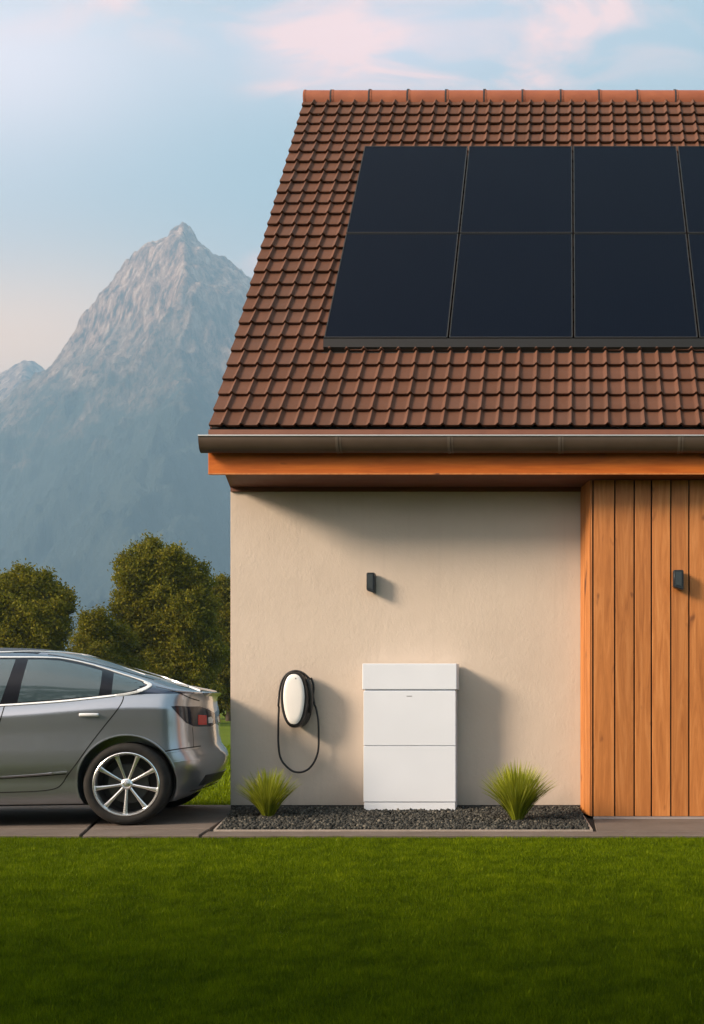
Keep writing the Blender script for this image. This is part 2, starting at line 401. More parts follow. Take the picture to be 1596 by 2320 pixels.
def lawn():
    Vs, Fs, Rs = [], [], []; off = 0
    def patch(n, x0, x1, y0, y1, h0, h1, w, z0=-.034, hw=True):
        nonlocal off
        y = y0 + (y1-y0)*rng.uniform(0, 1, n)**1.0
        if hw: xl = -(1290/F)*y - .9; xr = (306/F)*y + .9; x = xl + (xr-xl)*rng.uniform(0, 1, n)
        else: x = rng.uniform(x0, x1, n)
        # clumpy tint and height
        cl = np.clip(.45*gnoise(x, y, .05) + .42*gnoise(x, y, .16) + .13*gnoise(x, y, .9), 0, 1)*1.5-.25
        h = rng.uniform(h0, h1, n)*(.75+.45*cl)
        V, Fc, r = blades(n, x, y, np.full(n, z0), h, w*rng.uniform(.7, 1.3, n), rng.uniform(.05, .75, n), np.clip(.55*cl+.5*rng.uniform(-.35, 1, n), 0, 1))
        Vs.append(V); Fs.append(Fc+off); Rs.append(r); off += len(V)
    patch(680000, 0, 0, 3.1, 6.0, .018, .031, .0027)
    patch(420000, 0, 0, 6.0, 8.347, .022, .038, .0046)
    patch(150000, -14, 9, -1, 8.3, .025, .042, .010, hw=False)
    o = np_mesh('lawn', np.concatenate(Vs), np.concatenate(Fs), M_LAWN, rnd=np.concatenate(Rs))
    setp(o, 'short green lawn in front of the concrete kerb', 'grass', None, 'stuff')
    Vs, Fs, Rs = [], [], []; off = 0
    patch(26000, -8.5, -3.21, 10.82, 13.5, .03, .07, .012, -.046, hw=False)
    patch(26000, -12, -3.21, 13.5, 26, .04, .09, .03, -.046, hw=False)
    o = np_mesh('rear_lawn', np.concatenate(Vs), np.concatenate(Fs), M_LAWN, rnd=np.concatenate(Rs))
    setp(o, 'bright green grass behind the driveway seen between car and wall', 'grass', None, 'stuff')
lawn()

def tuft(loc, hgt, rad, n, label):
    x, y, z = loc
    V, Fc, Rr = [], [], []; k = 0
    for i in range(n):
        az = random.uniform(0, 2*math.pi); tl = random.random()**.8          # 0 upright .. 1 flat
        L = hgt*random.uniform(.82, 1.08)*(1 - .12*tl); w = random.uniform(.0032, .0065)
        r0 = random.uniform(0, .045)
        d = Vector((math.cos(az), math.sin(az), 0)); s = Vector((-d.y, d.x, 0))
        ang0 = R(88 - 33*tl); droop = R(random.uniform(6, 26) + 16*tl)
        p = Vector((x, y, z)) + d*r0; seg = 5; ang = ang0; c = random.uniform(0, .75)
        tw = random.uniform(-.6, .6)
        for j in range(seg+1):
            t = j/seg; ww = w*(1-t**1.6)*(.6+.9*min(1, t*3)) + .0004
            sd = (s*math.cos(tw) + Vector((0, 0, 1))*math.sin(tw))*ww
            V += [tuple(p-sd), tuple(p+sd)]
            if j < seg:
                Fc.append((k+2*j, k+2*j+1, k+2*j+3, k+2*j+2)); Rr.append(min(1, c*(.55+.6*t)+.2*t+.05))
            p = p + (d*math.cos(ang) + Vector((0, 0, 1))*math.sin(ang))*(L/seg); ang -= droop/seg
        k += 2*(seg+1)
    o = np_mesh('grass_tuft', V, Fc, M_TUFT, rnd=Rr, offset=loc); o.location = loc
    setp(o, label, 'ornamental grass', 'ornamental grass tufts in the gravel bed')
tuft(((608-VX)*9.37/F, 9.37, .035), .44, .3, 620, 'smaller spiky green grass tuft below the charger cable, left of the white cabinet')
tuft(((1172-VX)*9.12/F, 9.12, .03), .52, .4, 850, 'larger spiky green grass tuft in the gravel right of the white cabinet')

# ---------------------------------------------------------------- house
XR = 6.6
house = empty('house', (-3.2, 10.0, 0), 'house with beige stucco wall, orange wood cladding and brown tiled roof', 'house')
bm = bmesh.new()
prism(bm, [(10.0, -.04), (10.0, 4.08), (12.85, 8.16), (15.7, 4.08), (15.7, -.04)], -3.2, XR, 'x')
es = [e for e in bm.edges if abs(e.verts[0].co.x+3.2) < 1e-4 and abs(e.verts[1].co.x+3.2) < 1e-4 and abs(e.verts[0].co.y-10) < 1e-4 and abs(e.verts[1].co.y-10) < 1e-4]
bmesh.ops.bevel(bm, geom=es, offset=.008, segments=2, affect='EDGES')
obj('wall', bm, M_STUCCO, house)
# dark plinth strip at foot of the wall
bm = bmesh.new(); box(bm, -3.19, .112, 9.985, 9.999, .0, .078); obj('plinth', bm, M_BLK2, house)
# cladding: boards with gaps, one mesh; splayed reveal
bm = bmesh.new()
WY = 9.65; ztop = 3.075
prism(bm, [(.119, 9.999), (.205, WY+.004), (.205, WY+.03), (XR, WY+.03), (XR, 9.999)], .0, ztop, 'z')
dk = len(bm.faces)
xs = [.203, .219, .418, .595, .752, .929, 1.094]
while xs[-1] < XR-.2: xs.append(xs[-1] + random.choice((.155, .165, .175, .19)))
lay = None
fr = []
for i, (a, b) in enumerate(zip(xs, xs[1:])):
    g = .0065; fs = box(bm, a+(g if i else 0), b-g, WY+random.uniform(-.001, .001), WY+.026, .008, ztop-.001, .0035)
# reveal boards
def quadbox(p, q, z0, z1, th):
    p, q = Vector(p), Vector(q); t = (q-p).normalized(); nrm = Vector((t.y, -t.x))
    if nrm.x > 0: nrm = -nrm
    poly = [tuple(p), tuple(q), tuple(q+nrm*th), tuple(p+nrm*th)]
    prism(bm, poly, z0, z1, 'z')
A, B = Vector((.119, 9.997)), Vector((.204, WY+.002))
for u0, u1 in ((0, .40), (.42, .985)): quadbox(A.lerp(B, u0), A.lerp(B, u1), .012, ztop-.001, .012)
me_faces = list(bm.faces)
o = obj('wood_cladding', bm, [M_CLAD, M_DARK], house)
me = o.data
vals = np.zeros(len(me.polygons), np.float32)
nb = len(me.polygons)
for p in me.polygons:
    if p.index < 7: p.material_index = 1
    vals[p.index] = (int(sum(1 for q in xs if q < p.center.x-3.2+.0) if p.center.x-3.2 > .21 else 40+int(p.center.x < 3.36))*.377) % 1.0
a = me.attributes.new('rnd', 'FLOAT', 'FACE'); a.data.foreach_set('value', vals)

# fascia, soffit, eave strip
def rnd_attr(o, v):
    a = o.data.attributes.new('rnd', 'FLOAT', 'FACE'); a.data.foreach_set('value', [v]*len(o.data.polygons))
bm = bmesh.new(); box(bm, -3.2, XR, 9.385, 9.415, 3.068, 3.37, .004)
o = obj('fascia_board', bm, M_FASCIA, house); rnd_attr(o, .3)
bm = bmesh.new(); box(bm, -3.198, XR, 9.377, 9.3845, 3.066, 3.078, .001)
o = obj('fascia_drip_lip', bm, M_CLAD, house); rnd_attr(o, .9)
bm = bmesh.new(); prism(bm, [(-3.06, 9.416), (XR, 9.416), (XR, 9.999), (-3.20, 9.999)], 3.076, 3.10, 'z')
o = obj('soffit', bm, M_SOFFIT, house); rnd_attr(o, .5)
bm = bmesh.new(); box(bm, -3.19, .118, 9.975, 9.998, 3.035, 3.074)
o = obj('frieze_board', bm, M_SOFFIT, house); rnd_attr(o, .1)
bm = bmesh.new(); box(bm, -3.2, XR, 9.392, 9.41, 3.372, 3.468)
obj('eave_strip', bm, M_EAVE, house)

# roof
TH = math.atan(1.433); cs, sn = math.cos(TH), math.sin(TH)
E0 = Vector((0, 9.45, 3.49)); S = Vector((0, cs, sn)); NR = Vector((0, -sn, cs))
def roofpt(x, s, n): return Vector((x, E0.y, E0.z)) + S*s + NR*n
def build_roof():
    per = .163; npd = 16; rows = 28; ex = 3.4/cs/rows
    x0 = -3.205; nt_ = int((XR+3.205)/per); nx = nt_*npd
    def wave(p):
        p = p % 1.0; d = abs(p-.80)
        if d < .145: return .009 + .027*math.cos(d/.145*math.pi/2)**1.2
        q = ((p-.94) % 1.0)/.68
        return .009 - .0012*math.sin(math.pi*min(1, max(0, q)))
    V, Fc, rn = [], [], []
    for r in range(rows):
        trnd = [random.random() for _ in range(nt_+1)]; tj = [random.uniform(-.0025, .0025) for _ in range(nt_+1)]
        ts = [random.uniform(-.004, .004) for _ in range(nt_+1)]
        rowshift = random.uniform(-.006, .006)
        b0 = len(V); rings = []
        for k in range(nx+1):
            ti = min(nt_, k//npd); x = x0 + k*per/npd; wv = wave(k/npd)
            x += rowshift if 0 < k < nx else 0
            s0 = r*ex + ts[ti]; s1 = (r+1)*ex + .02
            lowh = .037 + wv + tj[ti]; 
            pts = [roofpt(x, s0+.010, max(-.004, lowh-.034)), roofpt(x, s0, lowh-.022), roofpt(x, s0+.001, lowh-.003), roofpt(x, s0+.006, lowh), roofpt(x, (s0+s1)/2, wv + .017), roofpt(x, s1, wv+.002)]
            V += [p[:] for p in pts]
        m = 6
        for k in range(nx):
            for j in range(m-1):
                a = b0 + k*m + j
                Fc.append((a, a+m, a+m+1, a+1)); rn.append(trnd[k//npd])
        # left closing edge
    V = np.array(V); o = np_mesh('roof', V, Fc, M_TILE, house, rnd=rn, smooth=True, offset=house.location)
    try: o.data.set_sharp_from_angle(angle=R(50))
    except Exception: pass
    return o
roof = build_roof()
# deck under the tiles, back slope, verge boards
bm = bmesh.new()
P = lambda s, n: (roofpt(0, s, n).y, roofpt(0, s, n).z)
L = 3.4/cs
prism(bm, [P(0, 0), P(L, 0), P(L+.06, -.05), P(L, -.10), P(.02, -.10)], -3.19, XR, 'x')
prism(bm, [(16.25, 3.49), (12.87, 8.36), (12.87, 8.25), (16.20, 3.40)], -3.19, XR, 'x')
prism(bm, [(9.42, 3.102), (9.42, 3.37), (9.52, 3.47), (9.999, 4.10), (9.999, 3.102)], -3.06, -3.04, 'x')
obj('roof_deck', bm, M_DARK, house)
bm = bmesh.new(); prism(bm, [P(0.01, .004), P(L-.02, .004), P(L-.02, -.14), P(.01, -.14)], -3.208, -3.192, 'x')
o = obj('barge_board', bm, M_EAVE, house); rnd_attr(o, .4)
# ridge tiles
def ridge_proto(length):
    bm = bmesh.new(); n = 12; rr = .125
    prof = [(12.865 - rr*math.cos(a)*1.0, 8.335 + rr*math.sin(a)*1.12) for a in [R(-28 + 236*k/n) for k in range(n+1)]]
    prof2 = [(12.865 + (y-12.865)*.86, 8.335 + (z-8.335)*.86) for y, z in prof]
    rings = []
    for x, sc_ in ((0, 1.0), (.03, 1.0), (.032, .965), (length, .955)):
        rings.append([bm.verts.new((x, 12.865+(y-12.865)*sc_, 8.335+(z-8.335)*sc_)) for y, z in prof])
    inner = [[bm.verts.new((x, y, z)) for y, z in prof2] for x in (0, length)]
    for a, b in zip(rings, rings[1:]):
        for k in range(n): bm.faces.new((a[k], a[k+1], b[k+1], b[k]))
    for k in range(n):
        bm.faces.new((rings[0][k+1], rings[0][k], inner[0][k], inner[0][k+1]))
        bm.faces.new((rings[-1][k], rings[-1][k+1], inner[1][k+1], inner[1][k]))
    bmesh.ops.recalc_face_normals(bm, faces=bm.faces)
    return bm
def ridge_clip():
    bm = bmesh.new(); n = 12
    for r0, w in ((1.*.130, .008),):
        A_ = []
        for x in (-w, w):
            for q in (r0, r0-.012):
                A_.append([bm.verts.new((x, 12.865 - q*math.cos(a), 8.335 + q*math.sin(a)*1.12)) for a in [R(-34 + 248*k/n) for k in range(n+1)]])
        for a, b in ((A_[0], A_[2]), (A_[1], A_[0]), (A_[2], A_[3])):
            for k in range(n): bm.faces.new((a[k], a[k+1], b[k+1], b[k]))
    box(bm, -.016, .016, 12.845, 12.885, 8.47, 8.487, .003)
    bmesh.ops.recalc_face_normals(bm, faces=bm.faces)
    return bm
rt0 = obj('ridge_tile', ridge_proto(.462), M_RIDGE, roof, True, 35, keep=True)
cl0 = obj('ridge_clip', ridge_clip(), M_CLIP, roof, True, 35, keep=True)
hl = house.location
joints = [(836-VX)*12.75/F + i*.462 for i in range(-2, 22)]
joints = [x for x in joints if -3.2 < x < XR-.4]
first = True
for i, x in enumerate([-3.205] + joints):
    t = rt0 if first else rt0.copy(); t.scale = (1, 1, 1)
    if not first: COL.objects.link(t); t.parent = roof
    t.location = (x-hl.x, -hl.y, 0)
    if i == 0: t.scale = ((joints[0]+3.205)/.462, 1, 1)
    if i > 0:
        c = cl0 if i == 1 else cl0.copy()
        if i > 1: COL.objects.link(c); c.parent = roof
        c.location = (x-hl.x, -hl.y, random.uniform(-.004, .004))
    first = False
# gutter
def gutter():
    n = 14; yc, zc = 9.305, 3.372; ry, rz = .070, .134
    prof = [(yc - ry*math.cos(a), zc - rz*math.sin(a)) for a in [math.pi*k/n for k in range(n+1)]]
    inn = [(yc + (y-yc)*.95, zc + (z-zc)*.97) for y, z in prof]
    bm = bmesh.new()
    for a in (prof, inn):
        r0 = [bm.verts.new((-3.232, y, z)) for y, z in a]; r1 = [bm.verts.new((XR, y, z)) for y, z in a]
        for k in range(n): bm.faces.new((r0[k], r1[k], r1[k+1], r0[k+1]))
    prism(bm, prof, -3.236, -3.228, 'x')
    g = obj('gutter', bm, M_GUTTER, house, True, 50)
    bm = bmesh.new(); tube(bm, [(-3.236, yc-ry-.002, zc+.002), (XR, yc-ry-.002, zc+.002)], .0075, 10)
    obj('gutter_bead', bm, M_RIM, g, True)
    first = None
    for px in (763, 1017, 1268, 1540, 1806, 2070, 2330):
        x = (px-VX)*9.24/F
        bm = bmesh.new()
        for dx, k, w in ((0, 1.045, .011), (.030, 1.03, .006)):
            rings = [[bm.verts.new((x+dx+xx, yc+(y-yc)*kk, zc+(z-zc)*kk)) for y, z in prof] for xx, kk in ((-w, 1.0), (-w, k), (w, k), (w, 1.0))]
            for a, b in zip(rings, rings[1:]):
                for q in range(n): bm.faces.new((a[q], a[q+1], b[q+1], b[q]))
        bmesh.ops.recalc_face_normals(bm, faces=bm.faces)
        obj('gutter_bracket', bm, M_BRACKET, g, True, 50)
gutter()

# ---------------------------------------------------------------- solar panels
def pv_proto():
    W, Hh = 1.169, 1.735
    root = empty('solar_panel', (0, 0, 0), 'x', 'solar panel', 'solar panels mounted on the tiled roof')
    # local frame: x right, y up slope, z normal
    bm = bmesh.new(); f = .011
    box(bm, 0, f, 0, Hh, 0, .035, .0015); box(bm, W-f, W, 0, Hh, 0, .035, .0015)
    box(bm, f, W-f, 0, f, 0, .035, .0015); box(bm, f, W-f, Hh-f, Hh, 0, .035, .0015)
    fr = obj('frame', bm, M_PVF, root, keep=True)
    bm = bmesh.new(); box(bm, f, W-f, f, Hh-f, .006, .0315)
    obj('glass', bm, M_PV, root, keep=True)
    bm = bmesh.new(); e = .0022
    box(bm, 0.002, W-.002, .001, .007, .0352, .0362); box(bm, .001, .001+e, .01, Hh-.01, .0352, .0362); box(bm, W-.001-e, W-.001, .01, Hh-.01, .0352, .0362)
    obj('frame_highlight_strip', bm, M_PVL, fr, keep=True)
    return root
pv = pv_proto()
s_low = (10.05-9.45+.0)/cs; NOFF = .075
names = [['leftmost solar panel in the lower row of the roof', 'second solar panel from the left in the lower row', 'third solar panel from the left in the lower row', 'lower row solar panel cut off by the right edge of the photo'],
         ['leftmost solar panel in the upper row, nearest the ridge', 'second solar panel from the left in the upper row', 'third solar panel from the left in the upper row', 'upper row solar panel cut off by the right edge of the photo']]
s_low = ((10.05-E0.y) + sn*NOFF)/cs - 0.0
rotm = Matrix(((1, 0, 0), (0, cs, -sn), (0, sn, cs)))
k = 0
for r in range(2):
    for c in range(4):
        o = pv if k == 0 else copy_tree(pv); k += 1
        o.location = roofpt(-2.32 + c*1.185, s_low + r*1.752, NOFF)
        o.rotation_euler = rotm.to_euler()
        o['label'] = names[r][c]
rail = empty('mounting_rail', roofpt(-2.34, s_low-.08, .03), 'long black edge rail along the bottom of the solar panels', 'mounting rail')
bm = bmesh.new()
for x0, x1 in ((-2.325, 2.45),):
    v = []
    prof = [(-.105, .012), (-.085, .066), (-.012, NOFF+.028), (-.004, NOFF+.028), (-.004, .035), (-.06, .02)]
    a = [bm.verts.new(roofpt(x0, s_low+s, n)) for s, n in prof]; b = [bm.verts.new(roofpt(x1, s_low+s, n)) for s, n in prof]
    n_ = len(prof); bm.faces.new(a); bm.faces.new(b[::-1])
    for i in range(n_): bm.faces.new((a[i], b[i], b[(i+1) % n_], a[(i+1) % n_]))
bmesh.ops.recalc_face_normals(bm, faces=bm.faces)
obj('rail_skirt', bm, M_PVF, rail)
bm = bmesh.new(); tube(bm, [roofpt(-2.35, s_low-.104, .012), roofpt(2.45, s_low-.104, .012)], .006, 8)
obj('rail_foot', bm, M_PVL, rail, True)
for o in (rail,): pass

# ---------------------------------------------------------------- wall lamps
def wall_lamp(px0, px1, py0, py1, wallY, label):
    D = wallY-.10; x0 = (px0-VX)*D/F; x1 = (px1-VX)*D/F; z1 = CH+(HY-py0)*D/F; z0 = CH+(HY-py1)*D/F
    root = empty('wall_lamp', ((x0+x1)/2, wallY, z0), label, 'wall lamp', 'black wall lamps on the front of the house')
    bm = bmesh.new(); prism(bm, [(x0, z0+.028), (x1, z0), (x1, z1), (x0, z1)], D, wallY-.012, 'y')
    bmesh.ops.bevel(bm, geom=[e for e in bm.edges], offset=.007, segments=3, affect='EDGES')
    h = obj('housing', bm, M_LAMP, root, True, 40)
    bm = bmesh.new(); w = (x1-x0); prism(bm, [(x0+w*.2, z0+.05), (x1-w*.2, z0+.038), (x1-w*.2, z1-.018), (x0+w*.2, z1-.018)], D-.004, D+.002, 'y')
    obj('front_panel', bm, M_LAMPF, root)
    bm = bmesh.new(); box(bm, x0+.012, x1-.012, wallY-.014, wallY-.0005, z0+.03, z1-.02, .002)
    obj('back_plate', bm, M_BLK, root)
wall_lamp(830.5, 849, 1297, 1344, 10.0, 'small black wall lamp on the stucco wall above the white cabinet')
wall_lamp(1527, 1550, 1291, 1337, WY-.001, 'small black wall lamp on the orange wood cladding')

# ---------------------------------------------------------------- battery cabinet
def cabinet():
    D = 9.76; g = F/D; X = lambda p: (p-VX)/g; Z = lambda p: CH+(HY-p)/g
    zb = Z(1837); root = empty('battery_cabinet', (X(928), D+.1, zb), 'tall white battery cabinet standing in the gravel against the stucco wall', 'battery cabinet')
    bk = D+.215
    bm = bmesh.new(); box(bm, X(824.5)+.006, X(1032.5)-.006, D+.012, bk, zb+.002, Z(1563), .004)
    obj('cabinet_body', bm, M_WHITE, root)
    bm = bmesh.new(); box(bm, X(821.5), X(1035.5), D-.004, bk+.004, Z(1562.5), Z(1503.5), .006)
    obj('lid', bm, M_WHITE, root)
    bm = bmesh.new(); box(bm, X(824), X(1033), D, D+.03, Z(1689.5), Z(1566), .0035)
    p = obj('front_panel', bm, M_WHITE, root)
    bm = bmesh.new(); box(bm, X(824), X(1033), D, D+.03, Z(1817), Z(1691), .0035)
    obj('front_panel', bm, M_WHITE, root)
    bm = bmesh.new(); box(bm, X(825), X(1032), D+.006, D+.05, zb, Z(1819), .003)
    obj('base_plinth', bm, M_WHITE, root)
    bm = bmesh.new()
    for i in range(5):
        x = X(922)+i*.0105; box(bm, x, x+.0075, D-.0012, D+.001, Z(1578.4), Z(1576.6))
    obj('logo', bm, M_MARK, p)
cabinet()

# ---------------------------------------------------------------- charger
def charger():
    Yw = 10.0; root = empty('wall_charger', ((672-VX)*Yw/F, Yw, CH+(HY-1585)*Yw/F), 'white faced black wall charger with looped cable on the stucco wall', 'wall charger')
    def ring(cx, cy, rx, ryt, ryb, Y, n=40, narrow=.0):
        """egg shape given in photo units, placed at depth Y"""
        out = []
        for k in range(n):
            a = 2*math.pi*k/n; s, c = math.sin(a), math.cos(a)
            e = .80
            xx = math.copysign(abs(c)**e, c)*rx*(1 - narrow*max(0, -s)); yy = math.copysign(abs(s)**.92, s)*(ryt if s > 0 else ryb)
            out.append(Vector(((cx+xx-VX)*Y/F, Y, CH+(HY-(cy-yy))*Y/F)))
        return out
    def loft(rings, name, m, par, capf=True, capb=True):
        bm = bmesh.new(); vr = [[bm.verts.new(p) for p in r] for r in rings]; n = len(vr[0])
        for a, b in zip(vr, vr[1:]):
            for k in range(n): bm.faces.new((a[k], a[(k+1) % n], b[(k+1) % n], b[k]))
        if capf: bm.faces.new(vr[0])
        if capb: bm.faces.new(vr[-1][::-1])
        bmesh.ops.recalc_face_normals(bm, faces=bm.faces)
        return obj(name, bm, m, par, True, 42)
    Df = 9.80
    body = loft([ring(666.8, 1580, 28.5, 56.5, 64.5, Df, narrow=.08), ring(667, 1581, 31, 59, 66.5, Df+.012, narrow=.08), ring(668.5, 1583, 32, 60.5, 66.5, Df+.06, narrow=.08),
          ring(674, 1585, 31.5, 61, 64, Df+.12, narrow=.14), ring(680, 1585, 31, 58, 62, 9.965, narrow=.12), ring(681, 1585, 29, 55, 58, 9.999, narrow=.12)], 'housing', M_BLK, root)
    fc = loft([ring(666.3, 1580.5, 15, 40, 47, Df-.017, narrow=.08), ring(666.3, 1580.5, 21, 49, 57, Df-.014, narrow=.1), ring(666.3, 1580.5, 23.8, 52.6, 60.5, Df-.007, narrow=.11), ring(666.3, 1580.5, 24.6, 53.6, 61.3, Df+.006, narrow=.11)], 'front_cover', M_WGLOSS, root)
    bm = bmesh.new(); c = Vector(((670-VX)*(Df-.02)/F, Df-.0175, CH+(HY-1537.5)*(Df-.02)/F))
    box(bm, c.x-.005, c.x+.005, c.y-.001, c.y+.008, c.z-.006, c.z+.006, .002); obj('logo', bm, M_MARK, fc)
    # cable loop hung over the body
    zp = [(706, 1536), (711, 1548), (712.5, 1560), (711.5, 1577), (713.5, 1592), (718, 1612), (721.5, 1632), (722.3, 1660), (722, 1694), (718.5, 1712), (711, 1729), (700, 1742), (688, 1748.5), (676, 1750), (664, 1747.5), (652, 1739), (641, 1727), (634.5, 1712), (631.8, 1695), (630.8, 1670), (631, 1640), (631.5, 1620), (633, 1590), (635.5, 1563), (641, 1542), (652, 1527), (668, 1520.5), (684, 1523), (696, 1531), (704, 1540)]
    pts = [Vector(((p.x-VX)*9.93/F, 9.93 + (.0 if p.y > 1600 else -.02), CH+(HY-p.y)*9.93/F)) for p in smoothline(zp, 3)]
    bm = bmesh.new(); tube(bm, pts, .0098, 10); obj('cable', bm, M_RUB, root, True, 60)
    # plug handle in its holster on the right flank
    bm = bmesh.new()
    h = [Vector(((px-VX)*9.9/F, y, CH+(HY-py)*9.9/F)) for px, py, y in ((699, 1538, 9.85), (703, 1552, 9.86), (705, 1575, 9.88), (704, 1600, 9.90), (702, 1616, 9.92))]
    tube(bm, h, [.016, .026, .028, .024, .012], 12); obj('plug_handle', bm, M_BLK2, root, True, 60)
charger()

# ---------------------------------------------------------------- car
CX0, CY0 = -5.6, 9.86
car = empty('parked_car', (CX0, CY0, 0), 'silver grey fastback car parked on the concrete driveway beside the house', 'car')
HW = .90; YS = CY0-HW
hc = pchip([-7.98, -7.9, -7.6, -7.2, -6.75, -6.55, -6.2, -5.8, -5.4, -5.05, -4.74, -4.518, -4.325, -4.12, -3.91, -3.69, -3.46, -3.27, -3.15],
           [.66, .70, .79, .88, .96, 1.02, 1.23, 1.42, 1.51, 1.537, 1.531, 1.515, 1.479, 1.425, 1.355, 1.283, 1.207, 1.160, 1.132])
hb = pchip([-7.98, -7.6, -7.2, -6.6, -6.0, -5.4, -4.8, -4.3, -3.85, -3.58, -3.32, -3.15],
           [.655, .76, .85, .93, .965, .995, 1.02, 1.055, 1.105, 1.118, 1.122, 1.128])
hs = pchip([-7.98, -7.2, -6.0, -4.8, -3.65, -3.3], [.60, .80, .885, .925, 1.0, 1.0])
def rows():
    # (height fn of (X, s), inset, rear X, front X) ; s = corner parameter 0..1
    return [
        (lambda X, s: .172 + .075*s, .11, -3.42, -7.80),
        (lambda X, s: .190 + .075*s, .050, -3.34, -7.88),
        (lambda X, s: .240 + .08*s, .030, -3.265, -7.93),
        (lambda X, s: .36 + .04*s, .022, -3.205, -7.96),
        (lambda X, s: .425 + .03*s, .020, -3.185, -7.98),
        (lambda X, s: .452 + .03*s, .003, -3.175, -7.98),
        (lambda X, s: .54 + .01*s, .0, -3.170, -7.98),
        (lambda X, s: .60, -.002, -3.195, -7.98),
        (lambda X, s: .66, .0, -3.245, -7.97),
        (lambda X, s: .74 if X > -7 else .70, .004, -3.258, -7.96),
        (lambda X, s: .5*(.74+hs(X)) if X > -7 else .70+(hs(X)-.7)*.3, .006, -3.268, -7.95),
        (lambda X, s: hs(X)-.018, .002, -3.278, -7.93),
        (lambda X, s: hs(X), .003, -3.282, -7.93),
        (lambda X, s: hs(X)+.015, .008, -3.285, -7.92),
        (lambda X, s: hs(X)+.35*(hb(X)-hs(X))+.01, .026, -3.287, -7.91),
        (lambda X, s: hs(X)+.75*(hb(X)-hs(X)), .048, -3.283, -7.91),
        (lambda X, s: hb(X)-.008, .066, -3.266, -7.90),
        (lambda X, s: hb(X)+.001, .074, -3.258, -7.89)]
def stations():
    st = []
    XRs, XFs = -3.50, -7.25
    nf, ns, nr = 14, 74, 26
    for k in range(nf): st.append(('f', (1-k/nf)*math.pi/2))
    for k in range(ns+1): st.append(('s', XFs + (XRs-XFs)*k/ns))
    for k in range(1, nr+1): st.append(('r', k/nr*math.pi/2))
    return st, XRs, XFs
def body_mesh():
    st, XRs, XFs = stations(); RW = rows(); bm = bmesh.new()
    def pt(st_, row):
        hf, ins, xr, xf = row; W = HW-ins; kind, v = st_
        if kind == 's': X, w, s = v, W, 0
        elif kind == 'r':
            n = 2.3; xr += .085; X = XRs + (xr-XRs)*math.sin(v)**(2/n); w = W*max(0, math.cos(v))**(2/n) if v < math.pi/2-1e-6 else 0; s = (1-w/W)
            s = min(1, s*1.3)
        else:
            n = 2.5; X = XFs + (xf-XFs)*math.sin(v)**(2/n); w = W*max(0, math.cos(v))**(2/n) if v < math.pi/2-1e-6 else 0; s = 0
        # gentle plan curvature
        w -= .035*max(0, (X+5.0)/1.6)**2*(1 if w > .3 else w/.3) + .03*max(0, (-5.8-X)/2)**2*(1 if w > .3 else w/.3)
        return X, max(0, w), hf(X, s)
    near, far = [], []
    for row in RW:
        rn, rf = [], []
        for s_ in st:
            X, w, h = pt(s_, row)
            v1 = bm.verts.new((X, CY0-w, h)); v2 = v1 if w < 1e-6 else bm.verts.new((X, CY0+w, h))
            rn.append(v1); rf.append(v2)
        near.append(rn); far.append(rf)
    def quad(a, b, c, d):
        vs = []
        for v in (a, b, c, d):
            if v not in vs: vs.append(v)
        if len(vs) >= 3:
            try: bm.faces.new(vs)
            except ValueError: pass
    for j in range(len(RW)-1):
        for k in range(len(st)-1):
            quad(near[j][k], near[j][k+1], near[j+1][k+1], near[j+1][k])
            quad(far[j][k+1], far[j][k], far[j+1][k], far[j+1][k+1])
    # top cap: height field
    nq = 22; top = []
    for k in range(len(st)):
        a, b = near[-1][k], far[-1][k]; line = [a]; X = a.co.x; W = CY0-a.co.y; h0 = a.co.z; H1 = max(h0+.004, hc(X))
        if a is b: line = [a]*(2*nq+1)
        else:
            for i in range(1, 2*nq):
                c = math.cos(math.pi*i/(2*nq)); q = abs(c); m = 2.75
                y = CY0 - W*c
                z = h0 + (H1-h0)*(1-q**m)**(1/m)
                line.append(bm.verts.new((X, y, z)))
            line.append(b)
        top.append(line)
    for k in range(len(st)-1):
        for i in range(2*nq): quad(top[k][i], top[k+1][i], top[k+1][i+1], top[k][i+1])
    # underside
    for k in range(len(st)-1): quad(near[0][k+1], near[0][k], far[0][k], far[0][k+1])
    bmesh.ops.remove_doubles(bm, verts=bm.verts, dist=1e-5)
    bmesh.ops.recalc_face_normals(bm, faces=bm.faces)
    return bm
bmB = body_mesh()
bvh = BVHTree.FromBMesh(bmB)
body = obj('body', bmB, [M_PAINT, M_BLK], car, True, 40)
WX = [(285.5-VX)*8.97/F, (285.5-VX)*8.97/F - 2.90]; WR = .352; WZ = .352
def cutter(x, side):
    bm = bmesh.new(); y0 = YS-.2 if side < 0 else CY0+HW-.32; y1 = y0+.52
    n = 64; r = .398
    poly = [(x + r*.985*math.cos(2*math.pi*k/n), WZ+.012 + r*math.sin(2*math.pi*k/n)) for k in range(n)]
    prism(bm, poly, y0, y1, 'y')
    poly2 = [(x-r*.985, 0.02), (x+r*.985, .02), (x+r*.985, WZ), (x-r*.985, WZ)]
    return bm
cuts = []
for x in WX:
    for side in (-1, 1):
        c = obj('cut', cutter(x, side), M_BLK); c.location = -car.location; cuts.append(c)
bpy.context.view_layer.update()
for c in cuts:
    md = body.modifiers.new('b', 'BOOLEAN'); md.operation = 'DIFFERENCE'; md.solver = 'EXACT'; md.object = c
    md.material_mode = 'TRANSFER' if hasattr(md, 'material_mode') else None
body.parent = None
bpy.context.view_layer.update()
dg = bpy.context.evaluated_depsgraph_get()
newme = bpy.data.meshes.new_from_object(body.evaluated_get(dg)); body.modifiers.clear()
body.data = newme; body.parent = car
for c in cuts: bpy.data.objects.remove(c)
newme.name = 'body'
